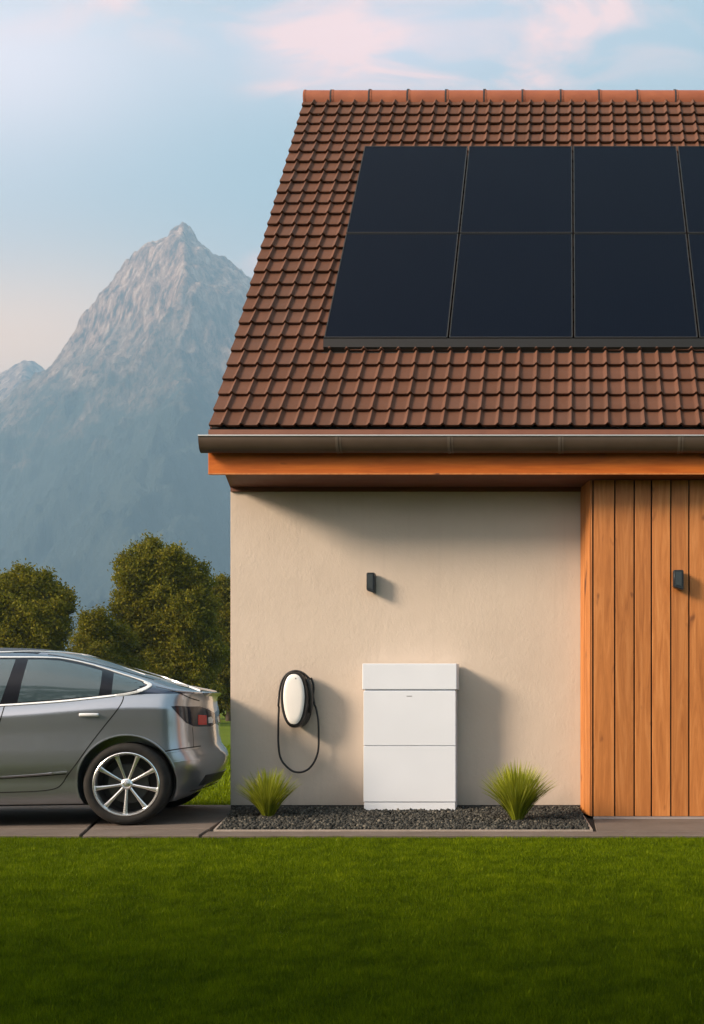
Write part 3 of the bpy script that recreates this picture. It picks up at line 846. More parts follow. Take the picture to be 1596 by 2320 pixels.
# arch interior faces -> black
for p in newme.polygons:
    c = p.center + Vector((CX0, CY0, 0))
    for x in WX:
        d = math.hypot((c.x-x)/.985, c.z-WZ-.012)
        if d < .402 and abs(c.y-CY0) < HW+.01: 
            nn = p.normal; rad = Vector((c.x-x, 0, c.z-WZ-.012)).normalized()
            if abs(nn.dot(rad)) > .7 and d > .39 or (abs(nn.y) > .95 and abs(abs(c.y-CY0)-HW) > .15): p.material_index = min(len(newme.materials)-1, 1)
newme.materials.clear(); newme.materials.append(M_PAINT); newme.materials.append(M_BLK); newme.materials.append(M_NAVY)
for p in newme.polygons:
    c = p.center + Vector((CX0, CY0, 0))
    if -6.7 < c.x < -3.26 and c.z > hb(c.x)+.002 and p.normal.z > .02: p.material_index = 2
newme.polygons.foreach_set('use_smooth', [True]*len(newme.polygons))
newme.set_sharp_from_angle(angle=R(32))

YAW = R(8.5); PIV = Vector((WX[0], YS, 0))
MC = Matrix.Translation(PIV) @ Matrix.Rotation(YAW, 4, 'Z') @ Matrix.Translation(-PIV); MI = MC.inverted()
CAMP = MI @ Vector((0, 0, CH))
def hit_side(x, z):
    h = bvh.ray_cast(Vector((x, 0, z)), Vector((0, 1, 0)))
    return (h[0], h[1] if h[1].y < 0 else -h[1]) if h[0] is not None else None
def hit_px(x, y):
    d = (MI.to_3x3() @ Vector(((x-VX)/F, 1, (HY-y)/F))).normalized(); h = bvh.ray_cast(CAMP, d)
    if h[0] is None: return None
    n = h[1]
    if n.dot(d) > 0: n = -n
    return h[0], n
def hit_top(x, y):
    h = bvh.ray_cast(Vector((x, y, 4)), Vector((0, 0, -1)))
    return (h[0], h[1] if h[1].z > 0 else -h[1]) if h[0] is not None else None
def hit_front(y, z):
    h = bvh.ray_cast(Vector((-12, y, z)), Vector((1, 0, 0)))
    return (h[0], h[1] if h[1].x < 0 else -h[1]) if h[0] is not None else None
def hit_rear(y, z):
    h = bvh.ray_cast(Vector((0, y, z)), Vector((-1, 0, 0)))
    return (h[0], h[1] if h[1].x > 0 else -h[1]) if h[0] is not None else None
def mirror(bm):
    for v in bm.verts: v.co.y = 2*CY0 - v.co.y
    bmesh.ops.reverse_faces(bm, faces=bm.faces)
def ribbon(name, pts, w, th, m, par, hit=hit_px, step=3, both=True, off=0., closed=False):
    q = smoothline(pts, step) if not closed else smoothline(list(pts)+[pts[0]], step)
    H_ = [hit(*p) for p in q]; H_ = [h for h in H_ if h]
    out = []
    for mir in ((False, True) if both else (False,)):
        bm = bmesh.new(); prev = None
        for i, (p, n) in enumerate(H_):
            t = (H_[min(i+1, len(H_)-1)][0] - H_[max(0, i-1)][0]).normalized(); s = n.cross(t).normalized()
            ww = w
            vs = [bm.verts.new(p + s*a*ww/2 + n*b) for a, b in ((-1, -.004), (-.9, th*.8+off), (0, th+off), (.9, th*.8+off), (1, -.004))]
            if prev:
                for k in range(4): bm.faces.new((prev[k], prev[k+1], vs[k+1], vs[k]))
            prev = vs
        bmesh.ops.recalc_face_normals(bm, faces=bm.faces)
        if mir: mirror(bm)
        out.append(obj(name, bm, m, par, True, 60))
    return out
def patch(name, poly, m, par, hit=hit_px, off=.004, grid=6, both=True, smoothpoly=False):
    if smoothpoly: poly = [tuple(v) for v in smoothline(list(poly)+[poly[0]], grid)][:-1]
    P2 = []
    n = len(poly)
    for i in range(n):
        a, b = Vector(poly[i]), Vector(poly[(i+1) % n]); k = max(1, int((b-a).length/grid))
        for j in range(k): P2.append(a.lerp(b, j/k))
    nb = len(P2); edges = [(i, (i+1) % nb) for i in range(nb)]
    xs_ = [p.x for p in P2]; ys_ = [p.y for p in P2]
    def inside(p):
        c = False
        for i in range(nb):
            a, b = P2[i], P2[i-1]
            if (a.y > p.y) != (b.y > p.y) and p.x < (b.x-a.x)*(p.y-a.y)/(b.y-a.y)+a.x: c = not c
        return c
    x = min(xs_)+grid/2
    while x < max(xs_):
        y = min(ys_)+grid/2
        while y < max(ys_):
            p = Vector((x, y))
            if inside(p) and min((p-q).length for q in P2) > grid*.45: P2.append(p)
            y += grid
        x += grid
    vv, ee, ff, *_ = delaunay_2d_cdt(P2, edges, [], 1, 1e-6)
    hits = [hit(*p) for p in vv]; out = []
    for mir in ((False, True) if both else (False,)):
        bm = bmesh.new(); V = {}; V2 = {}
        for i, h in enumerate(hits):
            if h: V[i] = bm.verts.new(h[0]+h[1]*off); V2[i] = bm.verts.new(h[0]-h[1]*.006)
        ec = {}
        for f in ff:
            if all(i in V for i in f):
                try: bm.faces.new([V[i] for i in f])
                except ValueError: continue
                for i in range(len(f)):
                    e = (f[i], f[(i+1) % len(f)]); ec[e] = 1
        for (a, b) in list(ec):
            if (b, a) not in ec: bm.faces.new((V[b], V[a], V2[a], V2[b]))
        bmesh.ops.recalc_face_normals(bm, faces=bm.faces)
        fn = sum((f.normal*f.calc_area() for f in bm.faces), Vector())
        if mir: mirror(bm)
        out.append(obj(name, bm, m, par, True, 50))
    return out
# daylight opening, panes
DLO = [(-520, 1600), (-500, 1590), (-430, 1552), (-330, 1512), (-230, 1494), (-120, 1489), (0, 1490), (101, 1490.5), (150, 1494), (202, 1505), (240, 1516), (270, 1525.5), (300, 1535), (325, 1543.5), (341, 1551),
       (338, 1557), (323, 1564), (300, 1570), (270, 1575), (200, 1583), (135, 1589.5), (60, 1595), (0, 1598.5), (-150, 1604), (-350, 1607)]
patch('window_surround', DLO, M_PILLAR, car, off=.003, grid=9)
wins = [[(64, 1495.5), (100, 1495.5), (135, 1498), (185, 1508), (232, 1521), (229, 1548), (224, 1576), (135, 1584.5), (40, 1591.5), (50, 1545)],
        [(258, 1526), (290, 1535.5), (320, 1546), (327, 1552), (316, 1559.5), (300, 1565), (276, 1570), (253, 1573.5)],
        [(36, 1495), (-60, 1495), (-180, 1497), (-290, 1512), (-380, 1545), (-440, 1578), (-440, 1600), (-250, 1600), (-100, 1598), (1, 1593), (18, 1545)]]
for w in wins: patch('side_window', w, M_GLASS, car, off=.0045, grid=7)
tr = ribbon('window_trim', DLO, .023, .009, M_CHROME, car, closed=True, step=4)
ribbon('roof_highlight', [(-420, 1530), (-330, 1500), (-220, 1484), (-100, 1479), (0, 1478.5), (67, 1477), (135, 1479), (189, 1484), (236, 1493), (286, 1507), (337, 1524), (388, 1541), (430, 1556), (456, 1566)], .022, .010, M_CHROME, car, step=4)  # bright ribbon standing in for the highlight along the roof edge
# wider bright tip behind the quarter window
ribbon('window_trim', [(328, 1546.5), (338, 1551.5), (336, 1556), (326, 1561.5), (312, 1566.5)], .03, .009, M_CHROME, car, step=2)
# shut lines
DS = [(280, 1578), (278, 1588), (269.6, 1603), (253, 1625), (236, 1646), (202, 1690), (175, 1728), (153, 1757), (141.5, 1775), (125, 1787), (84, 1793), (0, 1796), (-22, 1796)]
ribbon('door_seam', DS, .010, .0012, M_DARK, car, step=3)
ribbon('door_seam', [(10, 1600), (2, 1627), (-14, 1680), (-20, 1740), (-22, 1795)], .010, .0012, M_DARK, car)
ribbon('door_seam', [(-400, 1610), (-410, 1680), (-405, 1760), (-370, 1797), (-22, 1797)], .010, .0012, M_DARK, car, step=6)
ribbon('rear_hatch_seam', [(354, 1556), (385, 1563), (410, 1572), (432, 1582), (452, 1588)], .010, .0012, M_DARK, car)
ribbon('sill_moulding', [(-22, 1762), (40, 1758.5), (100, 1754), (152, 1749.5)], .016, .007, M_PAINT, car)
ribbon('sill_moulding', [(-22, 1765.6), (40, 1762), (100, 1757.6), (150, 1753.5)], .008, .0045, M_DARK, car)
ribbon('bumper_seam', [(374, 1702.5), (400, 1698), (430, 1694), (455, 1690.5)], .010, .0014, M_DARK, car)
ribbon('bumper_seam', [(436, 1648), (438, 1670), (439, 1694)], .006, .001, M_DARK, car)
ribbon('bumper_moulding', [(386, 1729.5), (410, 1725.5), (430, 1723), (449, 1721)], .014, .006, M_PAINT, car)
ribbon('bumper_moulding', [(375, 1706.5), (400, 1702.5), (430, 1698.5), (452, 1695)], .012, .006, M_PAINT, car)
ribbon('bumper_moulding', [(430, 1793), (455, 1787), (480, 1778), (500, 1768)], .010, .0035, M_BLK2, car)
# arch lip
for x in WX:
    ribbon('wheel_arch_lip', [(x + .405*.985*math.cos(a), WZ+.012 + .405*math.sin(a)) for a in [R(-18 + 216*k/26) for k in range(27)]], .016, .009, M_PAINT, car, hit=hit_side, step=.02)
# door handles
def handle(px, py):
    a = hit_px(px, py)
    for mir in (False, True):
        bm = bmesh.new(); p, n = a
        box(bm, p.x-.078, p.x+.078, p.y-.020, p.y+.01, p.z-.014, p.z+.014, .0085)
        if mir: mirror(bm)
        obj('door_handle', bm, M_CHROME, car, True, 60)
handle(202, 1620); handle(-215, 1627)
# tail light
TL = [(388, 1601), (400, 1599.5), (425, 1601), (453, 1601), (472, 1608), (486, 1616), (487, 1640), (478, 1646), (455, 1646.5), (438, 1645.5), (422, 1638), (404, 1619)]
tls = patch('tail_light', TL, M_LENS, car, off=.004, grid=5)
for i, t in enumerate(tls):
    pass
reds = patch('red_lens', [(448, 1620), (467, 1620.5), (467, 1642), (448, 1642.5)], M_RED, car, off=.007, grid=4)
clears = patch('clear_lens', [(471, 1626), (478, 1624), (482, 1630), (480, 1638), (472, 1639)], M_CHROME, car, off=.007, grid=3)
for lst in (reds, clears):
    for a, t in zip(lst, tls): a.parent = t
# rear and front screens, lamps, plate panel
sq = lambda x0, x1, f: [(x0, CY0-f(x0)), (x1, CY0-f(x1)), (x1, CY0+f(x1)), (x0, CY0+f(x0))]
patch('rear_window', sq(-4.5, -3.62, lambda x: .50 if x < -4 else .46), M_GLASS, car, hit=hit_top, off=.004, grid=.06, both=False)
patch('windscreen', sq(-6.5, -5.75, lambda x: .66 if x < -6 else .56), M_GLASS, car, hit=hit_top, off=.004, grid=.06, both=False)
patch('glass_roof', sq(-5.6, -4.58, lambda x: .5), M_PILLAR, car, hit=hit_top, off=.003, grid=.06, both=False)
patch('headlight', [(CY0-.80, .60), (CY0-.50, .57), (CY0-.48, .63), (CY0-.78, .70)], M_GLASS, car, hit=hit_front, off=.006, grid=.03)
patch('front_grille', [(CY0-.55, .30), (CY0+.55, .30), (CY0+.50, .44), (CY0-.50, .44)], M_BLK, car, hit=hit_front, off=.005, grid=.06, both=False)
patch('rear_diffuser', [(CY0-.55, .31), (CY0+.55, .31), (CY0+.50, .40), (CY0-.50, .40)], M_BLK, car, hit=hit_rear, off=.005, grid=.06, both=False)
# spoiler lip
bm = bmesh.new()
pr = None
for k in range(31):
    t = -1+2*k/30; y = CY0+t*.62; x = -3.152 - .17*abs(t)**2.6
    vs = [bm.verts.new((x-.13, y, 1.137-.01*t*t)), bm.verts.new((x-.02, y, 1.146-.012*t*t)), bm.verts.new((x+.006, y, 1.137-.012*t*t)), bm.verts.new((x-.025, y, 1.105))]
    if pr:
        for j in range(3): bm.faces.new((pr[j], pr[j+1], vs[j+1], vs[j]))
    pr = vs
bmesh.ops.recalc_face_normals(bm, faces=bm.faces)
obj('spoiler_lip', bm, M_PAINT, car, True, 60)
# wheels
def lathe(bm, prof, c, n=72):
    rings = []
    for r, y in prof:
        rings.append([bm.verts.new((c.x + r*math.cos(2*math.pi*k/n), c.y + y, c.z + r*math.sin(2*math.pi*k/n))) for k in range(n)])
    for a, b in zip(rings, rings[1:]):
        for k in range(n): bm.faces.new((a[k], a[(k+1) % n], b[(k+1) % n], b[k]))
    bmesh.ops.recalc_face_normals(bm, faces=bm.faces)
def wheel(x):
    """built for the near side at the origin of its own empty-less tyre object"""
    Yo = YS+.012; c = Vector((x, Yo, WZ))
    root = obj('wheel', (lambda b: (lathe(b, [(.262, .055), (.268, .012), (.285, .001), (.315, .000), (.338, .012), (.350, .030), (.3515, .06), (.3515, .10), (.3515, .17), (.350, .205), (.335, .228), (.30, .235), (.262, .2)], c), b)[1])(bmesh.new()), M_TYRE, car, True, 40)
    bm = bmesh.new(); lathe(bm, [(.244, .05), (.250, .014), (.258, .004), (.266, .002), (.272, .006), (.274, .02)], c)
    obj('rim', bm, M_RIMM, root, True, 30)
    bm = bmesh.new(); lathe(bm, [(.2445, .05), (.243, .20), (.0, .19)], c); obj('rim_barrel', bm, M_BLK2, root, True, 30)
    bm = bmesh.new(); lathe(bm, [(.06, .085), (.165, .085), (.168, .095), (.168, .11)], c); obj('brake_disc', bm, M_DISC, root, True, 30)
    for i in range(9):
        ang = R(-92 + 40*i); bm = bmesh.new()
        d = Vector((math.cos(ang), 0, math.sin(ang))); s = Vector((-d.z, 0, d.x)); secs = []
        for t, w, y, th in ((.025, .013, .036, .02), (.08, .010, .030, .02), (.15, .0115, .022, .02), (.21, .0155, .016, .022), (.252, .021, .013, .026)):
            p = c + d*t + Vector((0, y, 0))
            secs.append([bm.verts.new(p - s*w + Vector((0, .004, 0))), bm.verts.new(p - s*w*.35), bm.verts.new(p + s*w*.35), bm.verts.new(p + s*w + Vector((0, .004, 0))), bm.verts.new(p + s*w*.8 + Vector((0, th, 0))), bm.verts.new(p - s*w*.8 + Vector((0, th, 0)))])
        for a, b in zip(secs, secs[1:]):
            for k in range(6): bm.faces.new((a[k], a[(k+1) % 6], b[(k+1) % 6], b[k]))
        bm.faces.new(secs[0]); bm.faces.new(secs[-1][::-1])
        bmesh.ops.recalc_face_normals(bm, faces=bm.faces)
        obj('spoke', bm, M_RIMM, root, True, 30)
    bm = bmesh.new(); lathe(bm, [(.048, .05), (.046, .030), (.034, .022), (.030, .026), (.012, .020), (.0, .019)], c, 36); obj('hub_cap', bm, M_RIMM, root, True, 30)
    return root
for x in WX:
    w = wheel(x)
    c = copy_tree(w, car)          # far side: turned half round about the car's axle middle
    c.rotation_euler = (0, 0, math.pi); c.location = Vector((2*(x-CX0), 0, 0))

car.location = MC @ Vector((CX0, CY0, 0)); car.rotation_euler = (0, 0, YAW)
# ---------------------------------------------------------------- trees
def leaves(lobes, n, size, seed):
    g = np.random.default_rng(seed)
    lob = np.array(lobes, float); vol = lob[:, 3]*lob[:, 4]*lob[:, 5]; pr = vol**.8; pr /= pr.sum()
    idx = g.choice(len(lob), n, p=pr)
    d = g.normal(size=(n, 3)); d /= np.linalg.norm(d, axis=1)[:, None]
    rr = g.uniform(0, 1, n)**.38
    # twig clusters: snap samples towards many small clump centres
    c = lob[idx, :3]; r = lob[idx, 3:6]
    ph = lob[idx, 0]*3.1
    lump = 1 + .24*np.sin(5*d[:, 0]+ph)*np.sin(6*d[:, 2]+ph*1.7) + .16*np.sin(11*d[:, 2]+9*d[:, 0]+ph)
    P = c + d*rr[:, None]*r*lump[:, None]
    ncl = n//16; cl = P[g.choice(n, ncl)]; ci = g.integers(0, ncl, n); m = g.uniform(0, 1, n) < .72
    P[m] = cl[ci[m]] + g.normal(size=(m.sum(), 3))*size*2.0
    P[:, 2] = np.maximum(P[:, 2], .05)
    a = g.normal(size=(n, 3)); a /= np.linalg.norm(a, axis=1)[:, None]
    b = g.normal(size=(n, 3)); b -= a*(a*b).sum(1)[:, None]; b /= np.linalg.norm(b, axis=1)[:, None]
    s = size*g.uniform(.6, 1.35, n)[:, None]
    V = np.stack([P-a*s, P+b*s*.5, P+a*s, P-b*s*.5], 1).reshape(-1, 3)
    clr = g.uniform(0, 1, ncl)[ci]
    rn = np.clip(.55*clr + .45*g.uniform(0, 1, n), 0, 1)
    return V, np.arange(4*n).reshape(-1, 4), rn
def tree(loc, lobes, n, size, label, m, seed, name='broadleaf_tree', cat='tree', group='trees beyond the driveway', trunk_r=.22):
    root = empty(name, loc, label, cat, group)
    x, y, z = loc
    L_ = [(x+a, y+b, c, d, e, f) for a, b, c, d, e, f in lobes]
    gg = random.Random(seed+100); ztop_ = max(l[2]+l[5] for l in L_)
    for q in range(26):
        l = gg.choice(L_[:9]); an = R(gg.uniform(-25, 205)); k_ = gg.uniform(.85, 1.12)
        cx = l[0]+math.cos(an)*l[3]*k_; cz = l[2]+math.sin(an)*l[5]*k_
        if cz > ztop_+.1: continue
        L_.append((cx, l[1]+gg.uniform(-.4, .4), cz, l[3]*gg.uniform(.16, .34), l[4]*.3, l[5]*gg.uniform(.16, .36)))
    V, Fc, rn = leaves(L_, n, size, seed)
    np_mesh('crown', V, Fc, m, root, rnd=rn, offset=loc)
    g = random.Random(seed); bm = bmesh.new()
    top = max(l[2] for l in lobes)
    tube(bm, [(x, y, z-.1), (x+.08, y, top*.25), (x-.05, y+.05, top*.5), (x+.06, y, top*.85)], [trunk_r, trunk_r*.8, trunk_r*.55, trunk_r*.2], 9)
    for l in L_[:len(lobes)]:
        s = Vector((x, y, min(l[2]*.55, top*.5))); e = Vector(l[:3]); mid = s.lerp(e, .5)+Vector((0, 0, -.15))
        tube(bm, [s, mid, e], [trunk_r*.42, trunk_r*.28, trunk_r*.08], 6)
    obj('trunk', bm, M_BARK, root, True, 60)
def lobes_px(D, x0, specs):
    """specs in photo units: (px, py, rx, ry) at distance D relative to trunk at px x0"""
    g = D/F; return [((px-x0)*g, random.uniform(-.8, .8), CH+(HY-py)*g, rx*g, max(rx, 20)*g*.9, ry*g) for px, py, rx, ry in specs]
D = 52
tree(((372-VX)*D/F, D, -.05), lobes_px(D, 372, [(345, 1262, 34, 36), (322, 1310, 44, 45), (395, 1290, 42, 42), (440, 1325, 42, 50), (372, 1345, 62, 62), (300, 1375, 42, 46), (430, 1400, 60, 70), (340, 1440, 75, 75), (440, 1480, 65, 75), (370, 1540, 90, 70), (300, 1500, 60, 70), (455, 1560, 50, 50), (406, 1258, 18, 18), (338, 1236, 16, 16)]),
     180000, .072, 'tallest rounded olive green tree rising behind the car roof', M_LEAF, 3, trunk_r=.3)
D = 50
tree(((62-VX)*D/F, D, -.05), lobes_px(D, 62, [(60, 1325, 42, 36), (15, 1350, 50, 45), (100, 1345, 38, 36), (138, 1370, 24, 42), (60, 1400, 75, 60), (-30, 1380, 60, 60), (118, 1430, 42, 60), (20, 1480, 85, 80), (100, 1510, 60, 70), (-50, 1500, 70, 90), (-8, 1318, 18, 20), (88, 1305, 16, 16)]),
     140000, .070, 'olive green tree at the left edge behind the car', M_LEAF, 5, trunk_r=.28)
D = 47
tree(((232-VX)*D/F, D, -.05), lobes_px(D, 232, [(232, 1420, 30, 32), (212, 1450, 32, 34), (255, 1450, 36, 36), (232, 1500, 55, 55), (200, 1540, 40, 50), (270, 1540, 45, 50)]),
     70000, .060, 'low bushy tree in the dip between the two larger trees', M_LEAF2, 9, trunk_r=.16)
D = 60
tree(((520-VX)*D/F, D, -.05), lobes_px(D, 520, [(512, 1345, 32, 32), (535, 1370, 40, 50), (495, 1400, 34, 50), (520, 1450, 50, 70), (510, 1530, 55, 72)]),
     80000, .074, 'dark tree half hidden by the left edge of the stucco wall', M_LEAF2, 12, trunk_r=.22)
# undergrowth running behind the trees down to the field
D = 66
sp = [(px, 1572+random.uniform(-8, 8), 34, 30) for px in range(-120, 640, 42)]
V, Fc, rn = leaves([(((px-VX)*D/F), D+random.uniform(-1, 1), CH+(HY-py)*D/F-.15, 34*D/F, 1.2, ry*D/F) for px, py, rx, ry in sp], 30000, .14, 21)
o = np_mesh('undergrowth', V, Fc, M_LEAF2, rnd=rn); setp(o, 'dark undergrowth filling the space beneath the trees', 'undergrowth', None, 'stuff')
# leafy screens added out of view to shade the lawn and cut skylight
def shade_hedge(pts, hgt, n, label, seed):
    base = (pts[0][0], pts[0][1], -.05); g = random.Random(seed)
    hed = empty('shade_hedge', base, label, 'shade_hedge', 'leafy screens added out of view to darken the near lawn')
    lb = []; bm = bmesh.new()
    for (xa, ya), (xb, yb) in zip(pts, pts[1:]):
        Ln = math.hypot(xb-xa, yb-ya); k = int(Ln/.42)
        for i in range(k+1):
            x = xa+(xb-xa)*i/k; y = ya+(yb-ya)*i/k; h = hgt + .15*math.sin((x+y)*1.7) + g.uniform(-.08, .08)
            lb += [(x, y, h-.55, .50, .45, .55), (x, y, h*.55, .5, .5, h*.27), (x, y, .9, .5, .5, .95)]
            if i % 2 == 0: tube(bm, [(x, y, -.1), (x+.05, y+.02, h*.4), (x, y, h*.8)], [.045, .035, .015], 6)
    V, Fc, rn = leaves(lb, n, .06, seed)
    np_mesh('foliage', V, Fc, M_LEAF2, hed, rnd=rn, offset=base)
    obj('stems', bm, M_BARK, hed, True)
shade_hedge([(-15, 1.1), (-3.2, 1.1)], 5.0, 52000, 'tall leafy screen added out of view left of the viewer to shade the foreground grass', 31)
shade_hedge([(-4.2, -1.5), (3.0, -1.5)], 4.0, 30000, 'leafy screen added behind the viewer to cut skylight on the near lawn', 32)
shade_hedge([(2.7, -1.0), (2.9, 3.4)], 3.4, 20000, 'leafy screen added out of view right of the viewer to cut skylight on the lawn', 33)

# ---------------------------------------------------------------- mountain
def mountain(name, D, prof, xp_px, k, depth, nxg, nyg, amp, seed):
    m_px = D/F
    f = pchip([p[0] for p in prof], [p[1] for p in prof])
    x0, x1 = (prof[0][0]-VX)*m_px, (prof[-1][0]-VX)*m_px
    xp = (xp_px-VX)*m_px
    xs_ = [x0 + (x1-x0)*i/(nxg-1) for i in range(nxg)]
    ys_ = [-depth*.35 + depth*1.35*(j/(nyg-1)) for j in range(nyg)]      # d: metres in front of crest
    V = []
    for d in ys_:
        for x in xs_:
            sd = x-xp*(D-max(0, d))/D; e = abs(d)*k*(1.0 if d > 0 else 1.6)
            # spine wanders and slope on both flanks falls away from it
            wob = 40*noise.noise(Vector((d*.002, seed, 0))) * min(1, max(0, d)/300)
            sdd = sd - wob
            bw = .16*abs(d)+8; tt = min(1, max(0, (sdd+bw)/(2*bw))); tt = tt*tt*(3-2*tt)
            def hh(xe):
                px = xe/m_px + VX
                return (HY - f(px))*m_px + CH if px > prof[0][0] and px < prof[-1][0] else 0
            h = hh(xp+min(0, sdd)-e)*(1-tt) + hh(xp+max(0, sdd)+e)*tt
            # blend near spine so that the top stays a point
            q = Vector((x*.0016, d*.0016, seed))
            rid = 0; a_ = 1; fr_ = 1.0
            for o_ in range(7):
                n_ = noise.noise(Vector(((x*.8+d*.6)*.0034*fr_, (d*.8-x*.6)*.0019*fr_, seed+o_*7.3)))
                rid += a_*(.5-abs(n_)*1.9); a_ *= .60; fr_ *= 2.1
            w = min(1, (abs(d))/420+.10)
            h += amp*rid*w*(1 if h > 250 else max(0, h)/250) - amp*.25*w
            ck = math.exp(-(d/160)**2)
            h += ck*(22*(noise.noise(Vector((x*.016, d*.004, seed+40)))+.5*noise.noise(Vector((x*.045, d*.01, seed+50)))) + 9*noise.noise(Vector((x*.11, d*.03, seed+60))))
            V.append((x, D-d, max(-30, h)))
    Fc = [(j*nxg+i, j*nxg+i+1, (j+1)*nxg+i+1, (j+1)*nxg+i) for j in range(nyg-1) for i in range(nxg-1)]
    o = np_mesh(name, V, Fc, M_ROCK, smooth=False); o['kind'] = 'structure'; return o
MP = [(-1150, 1600), (-700, 1390), (-350, 1160), (-120, 990), (0, 905), (40, 872), (95, 835), (130, 805), (165, 760), (185, 715), (200, 690), (240, 650), (268, 610), (300, 572), (318, 563), (335, 559), (360, 545), (395, 516), (413, 507),
      (433, 515), (455, 545), (490, 575), (505, 585), (517, 586), (540, 602), (573, 628), (700, 760), (900, 960), (1200, 1250), (1600, 1600)]
mountain('mountain', 4000, MP, 413, 1.25, 1500, 620, 330, 95, 1.7)
MP2 = [(-900, 1500), (-500, 1150), (-200, 960), (-40, 862), (10, 838), (30, 826), (48, 822), (75, 820), (95, 833), (150, 880), (400, 1100), (900, 1580)]
mountain('distant_peak', 5200, MP2, 60, 1.1, 1400, 200, 90, 45, 5.1)

# ---------------------------------------------------------------- haze
bm = bmesh.new(); box(bm, -8200, 6000, -420, 7600, -32, 2000)
hz = obj('haze', bm, M_DARK); hz['kind'] = 'stuff'; hz['label'] = 'thin blue evening haze between the house and the mountain'
mh = bpy.data.materials.new('haze'); mh.use_nodes = True; nt = mh.node_tree; nt.nodes.clear()
out = nt.nodes.new('ShaderNodeOutputMaterial'); pvn = nt.nodes.new('ShaderNodeVolumePrincipled')
pvn.inputs['Color'].default_value = (.46, .74, 1, 1); pvn.inputs['Density'].default_value = .00024; pvn.inputs['Anisotropy'].default_value = 0
nt.links.new(pvn.outputs[0], out.inputs['Volume']); hz.data.materials.clear(); hz.data.materials.append(mh)

# ---------------------------------------------------------------- light and sky
SD = Vector((1.3, .61, -.68)).normalized()
sun = bpy.data.lights.new('sun', 'SUN'); sun.energy = 4.0; sun.angle = R(15.0); sun.color = (1.0, .80, .60)
so = bpy.data.objects.new('sun', sun); COL.objects.link(so); so.rotation_euler = SD.to_track_quat('-Z', 'Y').to_euler()
el = math.asin(-SD.z); az = math.atan2(-SD.x, -SD.y)
w = bpy.data.worlds.new('World'); sc.world = w; w.use_nodes = True; nt = w.node_tree; nt.nodes.clear()
out = nt.nodes.new('ShaderNodeOutputWorld'); bg = nt.nodes.new('ShaderNodeBackground'); bg.inputs[1].default_value = .10
sky = nt.nodes.new('ShaderNodeTexSky'); sky.sky_type = 'NISHITA'; sky.sun_disc = False; sky.sun_elevation = el; sky.sun_rotation = az
sky.altitude = 500; sky.air_density = 1.0; sky.dust_density = 1.5; sky.ozone_density = 1.5
tc = nt.nodes.new('ShaderNodeTexCoord'); sep = nt.nodes.new('ShaderNodeSeparateXYZ'); nt.links.new(tc.outputs['Generated'], sep.inputs[0])
yy = math_(nt, 'MAXIMUM', sep.outputs[1], .05)
A_ = math_(nt, 'DIVIDE', sep.outputs[0], yy); B_ = math_(nt, 'DIVIDE', sep.outputs[2], yy)
cmb = nt.nodes.new('ShaderNodeCombineXYZ'); nt.links.new(math_(nt, 'MULTIPLY', A_, .6), cmb.inputs[0]); nt.links.new(math_(nt, 'MULTIPLY', B_, 1.5), cmb.inputs[1])
n1 = noi(nt, cmb.outputs[0], 13, 9, .56, .7)
n2 = noi(nt, cmb.outputs[0], 2.0, 4, .5, .3)
def blob(px, py, rx, ry):
    a = (px-VX)/F; b = (HY-py)/F
    u = math_(nt, 'DIVIDE', math_(nt, 'SUBTRACT', A_, a), rx*1.15/F); v = math_(nt, 'DIVIDE', math_(nt, 'SUBTRACT', B_, b), ry*1.15/F)
    r2 = math_(nt, 'ADD', math_(nt, 'MULTIPLY', u, u), math_(nt, 'MULTIPLY', v, v))
    return math_(nt, 'EXPONENT', math_(nt, 'MULTIPLY', r2, -1.0))
tot = None
for px, py, rx, ry, g in ((760, 110, 130, 60, 1.0), (720, 30, 160, 60, .8), (640, 200, 60, 22, .9), (1010, 170, 200, 60, .8), (1280, 50, 120, 70, .9), (380, -5, 110, 30, 1.2), (150, 30, 200, 50, .6), (480, 60, 120, 40, .5), (570, 590, 50, 30, .9), (880, 40, 260, 90, .45), (1230, 175, 110, 40, .8), (1480, 60, 160, 90, .45), (860, 190, 120, 30, .8), (700, 90, 60, 30, .9), (1350, 10, 150, 40, .7)):
    t = math_(nt, 'MULTIPLY', blob(px, py, rx, ry), g); tot = t if tot is None else math_(nt, 'ADD', tot, t)
cl = math_(nt, 'MULTIPLY', tot, math_(nt, 'MULTIPLY', math_(nt, 'SUBTRACT', n1, .405, clamp=True), 4.4), clamp=True)
cl = math_(nt, 'MULTIPLY', cl, .66)
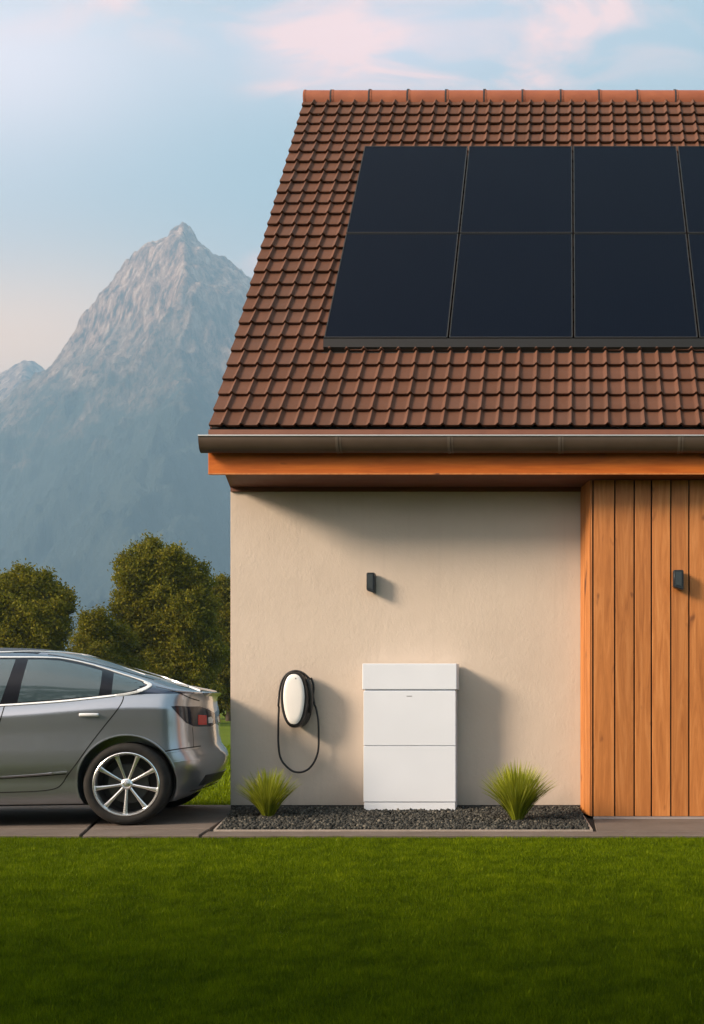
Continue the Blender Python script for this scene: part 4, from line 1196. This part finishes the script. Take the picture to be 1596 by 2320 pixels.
veil = math_(nt, 'ADD', math_(nt, 'MULTIPLY', blob(-40, 130, 420, 190), .85), math_(nt, 'MULTIPLY', blob(-250, 420, 420, 260), .35))
veil = math_(nt, 'MULTIPLY', veil, math_(nt, 'ADD', .65, math_(nt, 'MULTIPLY', n2, .6)), clamp=True)
hor = math_(nt, 'MULTIPLY', blob(-100, 800, 560, 190), .95, clamp=True)
K = 1/.10
base = mixc(nt, .55, sky.outputs[0], tuple(v*K for v in (.36, .49, .51)))
c = mixc(nt, hor, base, tuple(v*K for v in (1.30, .72, .38)))
mv = math_(nt, 'MULTIPLY', math_(nt, 'ADD', blob(1100, 40, 420, 150), blob(760, 110, 260, 110)), .38, clamp=True)
c = mixc(nt, mv, c, tuple(v*K for v in (.62, .54, .62)))
c = mixc(nt, veil, c, tuple(v*K for v in (.74, .63, .68)))
c = mixc(nt, cl, c, tuple(v*K for v in (.98, .54, .46)))
dp = nt.nodes.new('ShaderNodeVectorMath'); dp.operation = 'DOT_PRODUCT'; nt.links.new(tc.outputs['Generated'], dp.inputs[0]); dp.inputs[1].default_value = tuple(-SD)
gl = math_(nt, 'POWER', math_(nt, 'MAXIMUM', dp.outputs['Value'], 0.0), 2.5)
c = mixc(nt, gl, c, tuple(v*K for v in (1.45, 1.22, 1.10)))
nt.links.new(c, bg.inputs[0]); nt.links.new(bg.outputs[0], out.inputs[0])

# ---------------------------------------------------------------- camera and view
cam = bpy.data.cameras.new('camera'); co = bpy.data.objects.new('camera', cam); COL.objects.link(co)
co.location = (0, 0, CH); co.rotation_euler = (math.pi/2, 0, 0)
cam.sensor_fit = 'HORIZONTAL'; cam.sensor_width = 36; cam.lens = 36*F/1596
cam.shift_x = (798-VX)/1596; cam.shift_y = (HY-1160)/1596
cam.clip_start = .05; cam.clip_end = 30000
sc.camera = co
sc.render.engine = 'CYCLES'
sc.view_settings.view_transform = 'Standard'; sc.view_settings.look = 'None'; sc.view_settings.exposure = 1.05; sc.view_settings.gamma = 1
sc.render.resolution_x = 704; sc.render.resolution_y = 1024
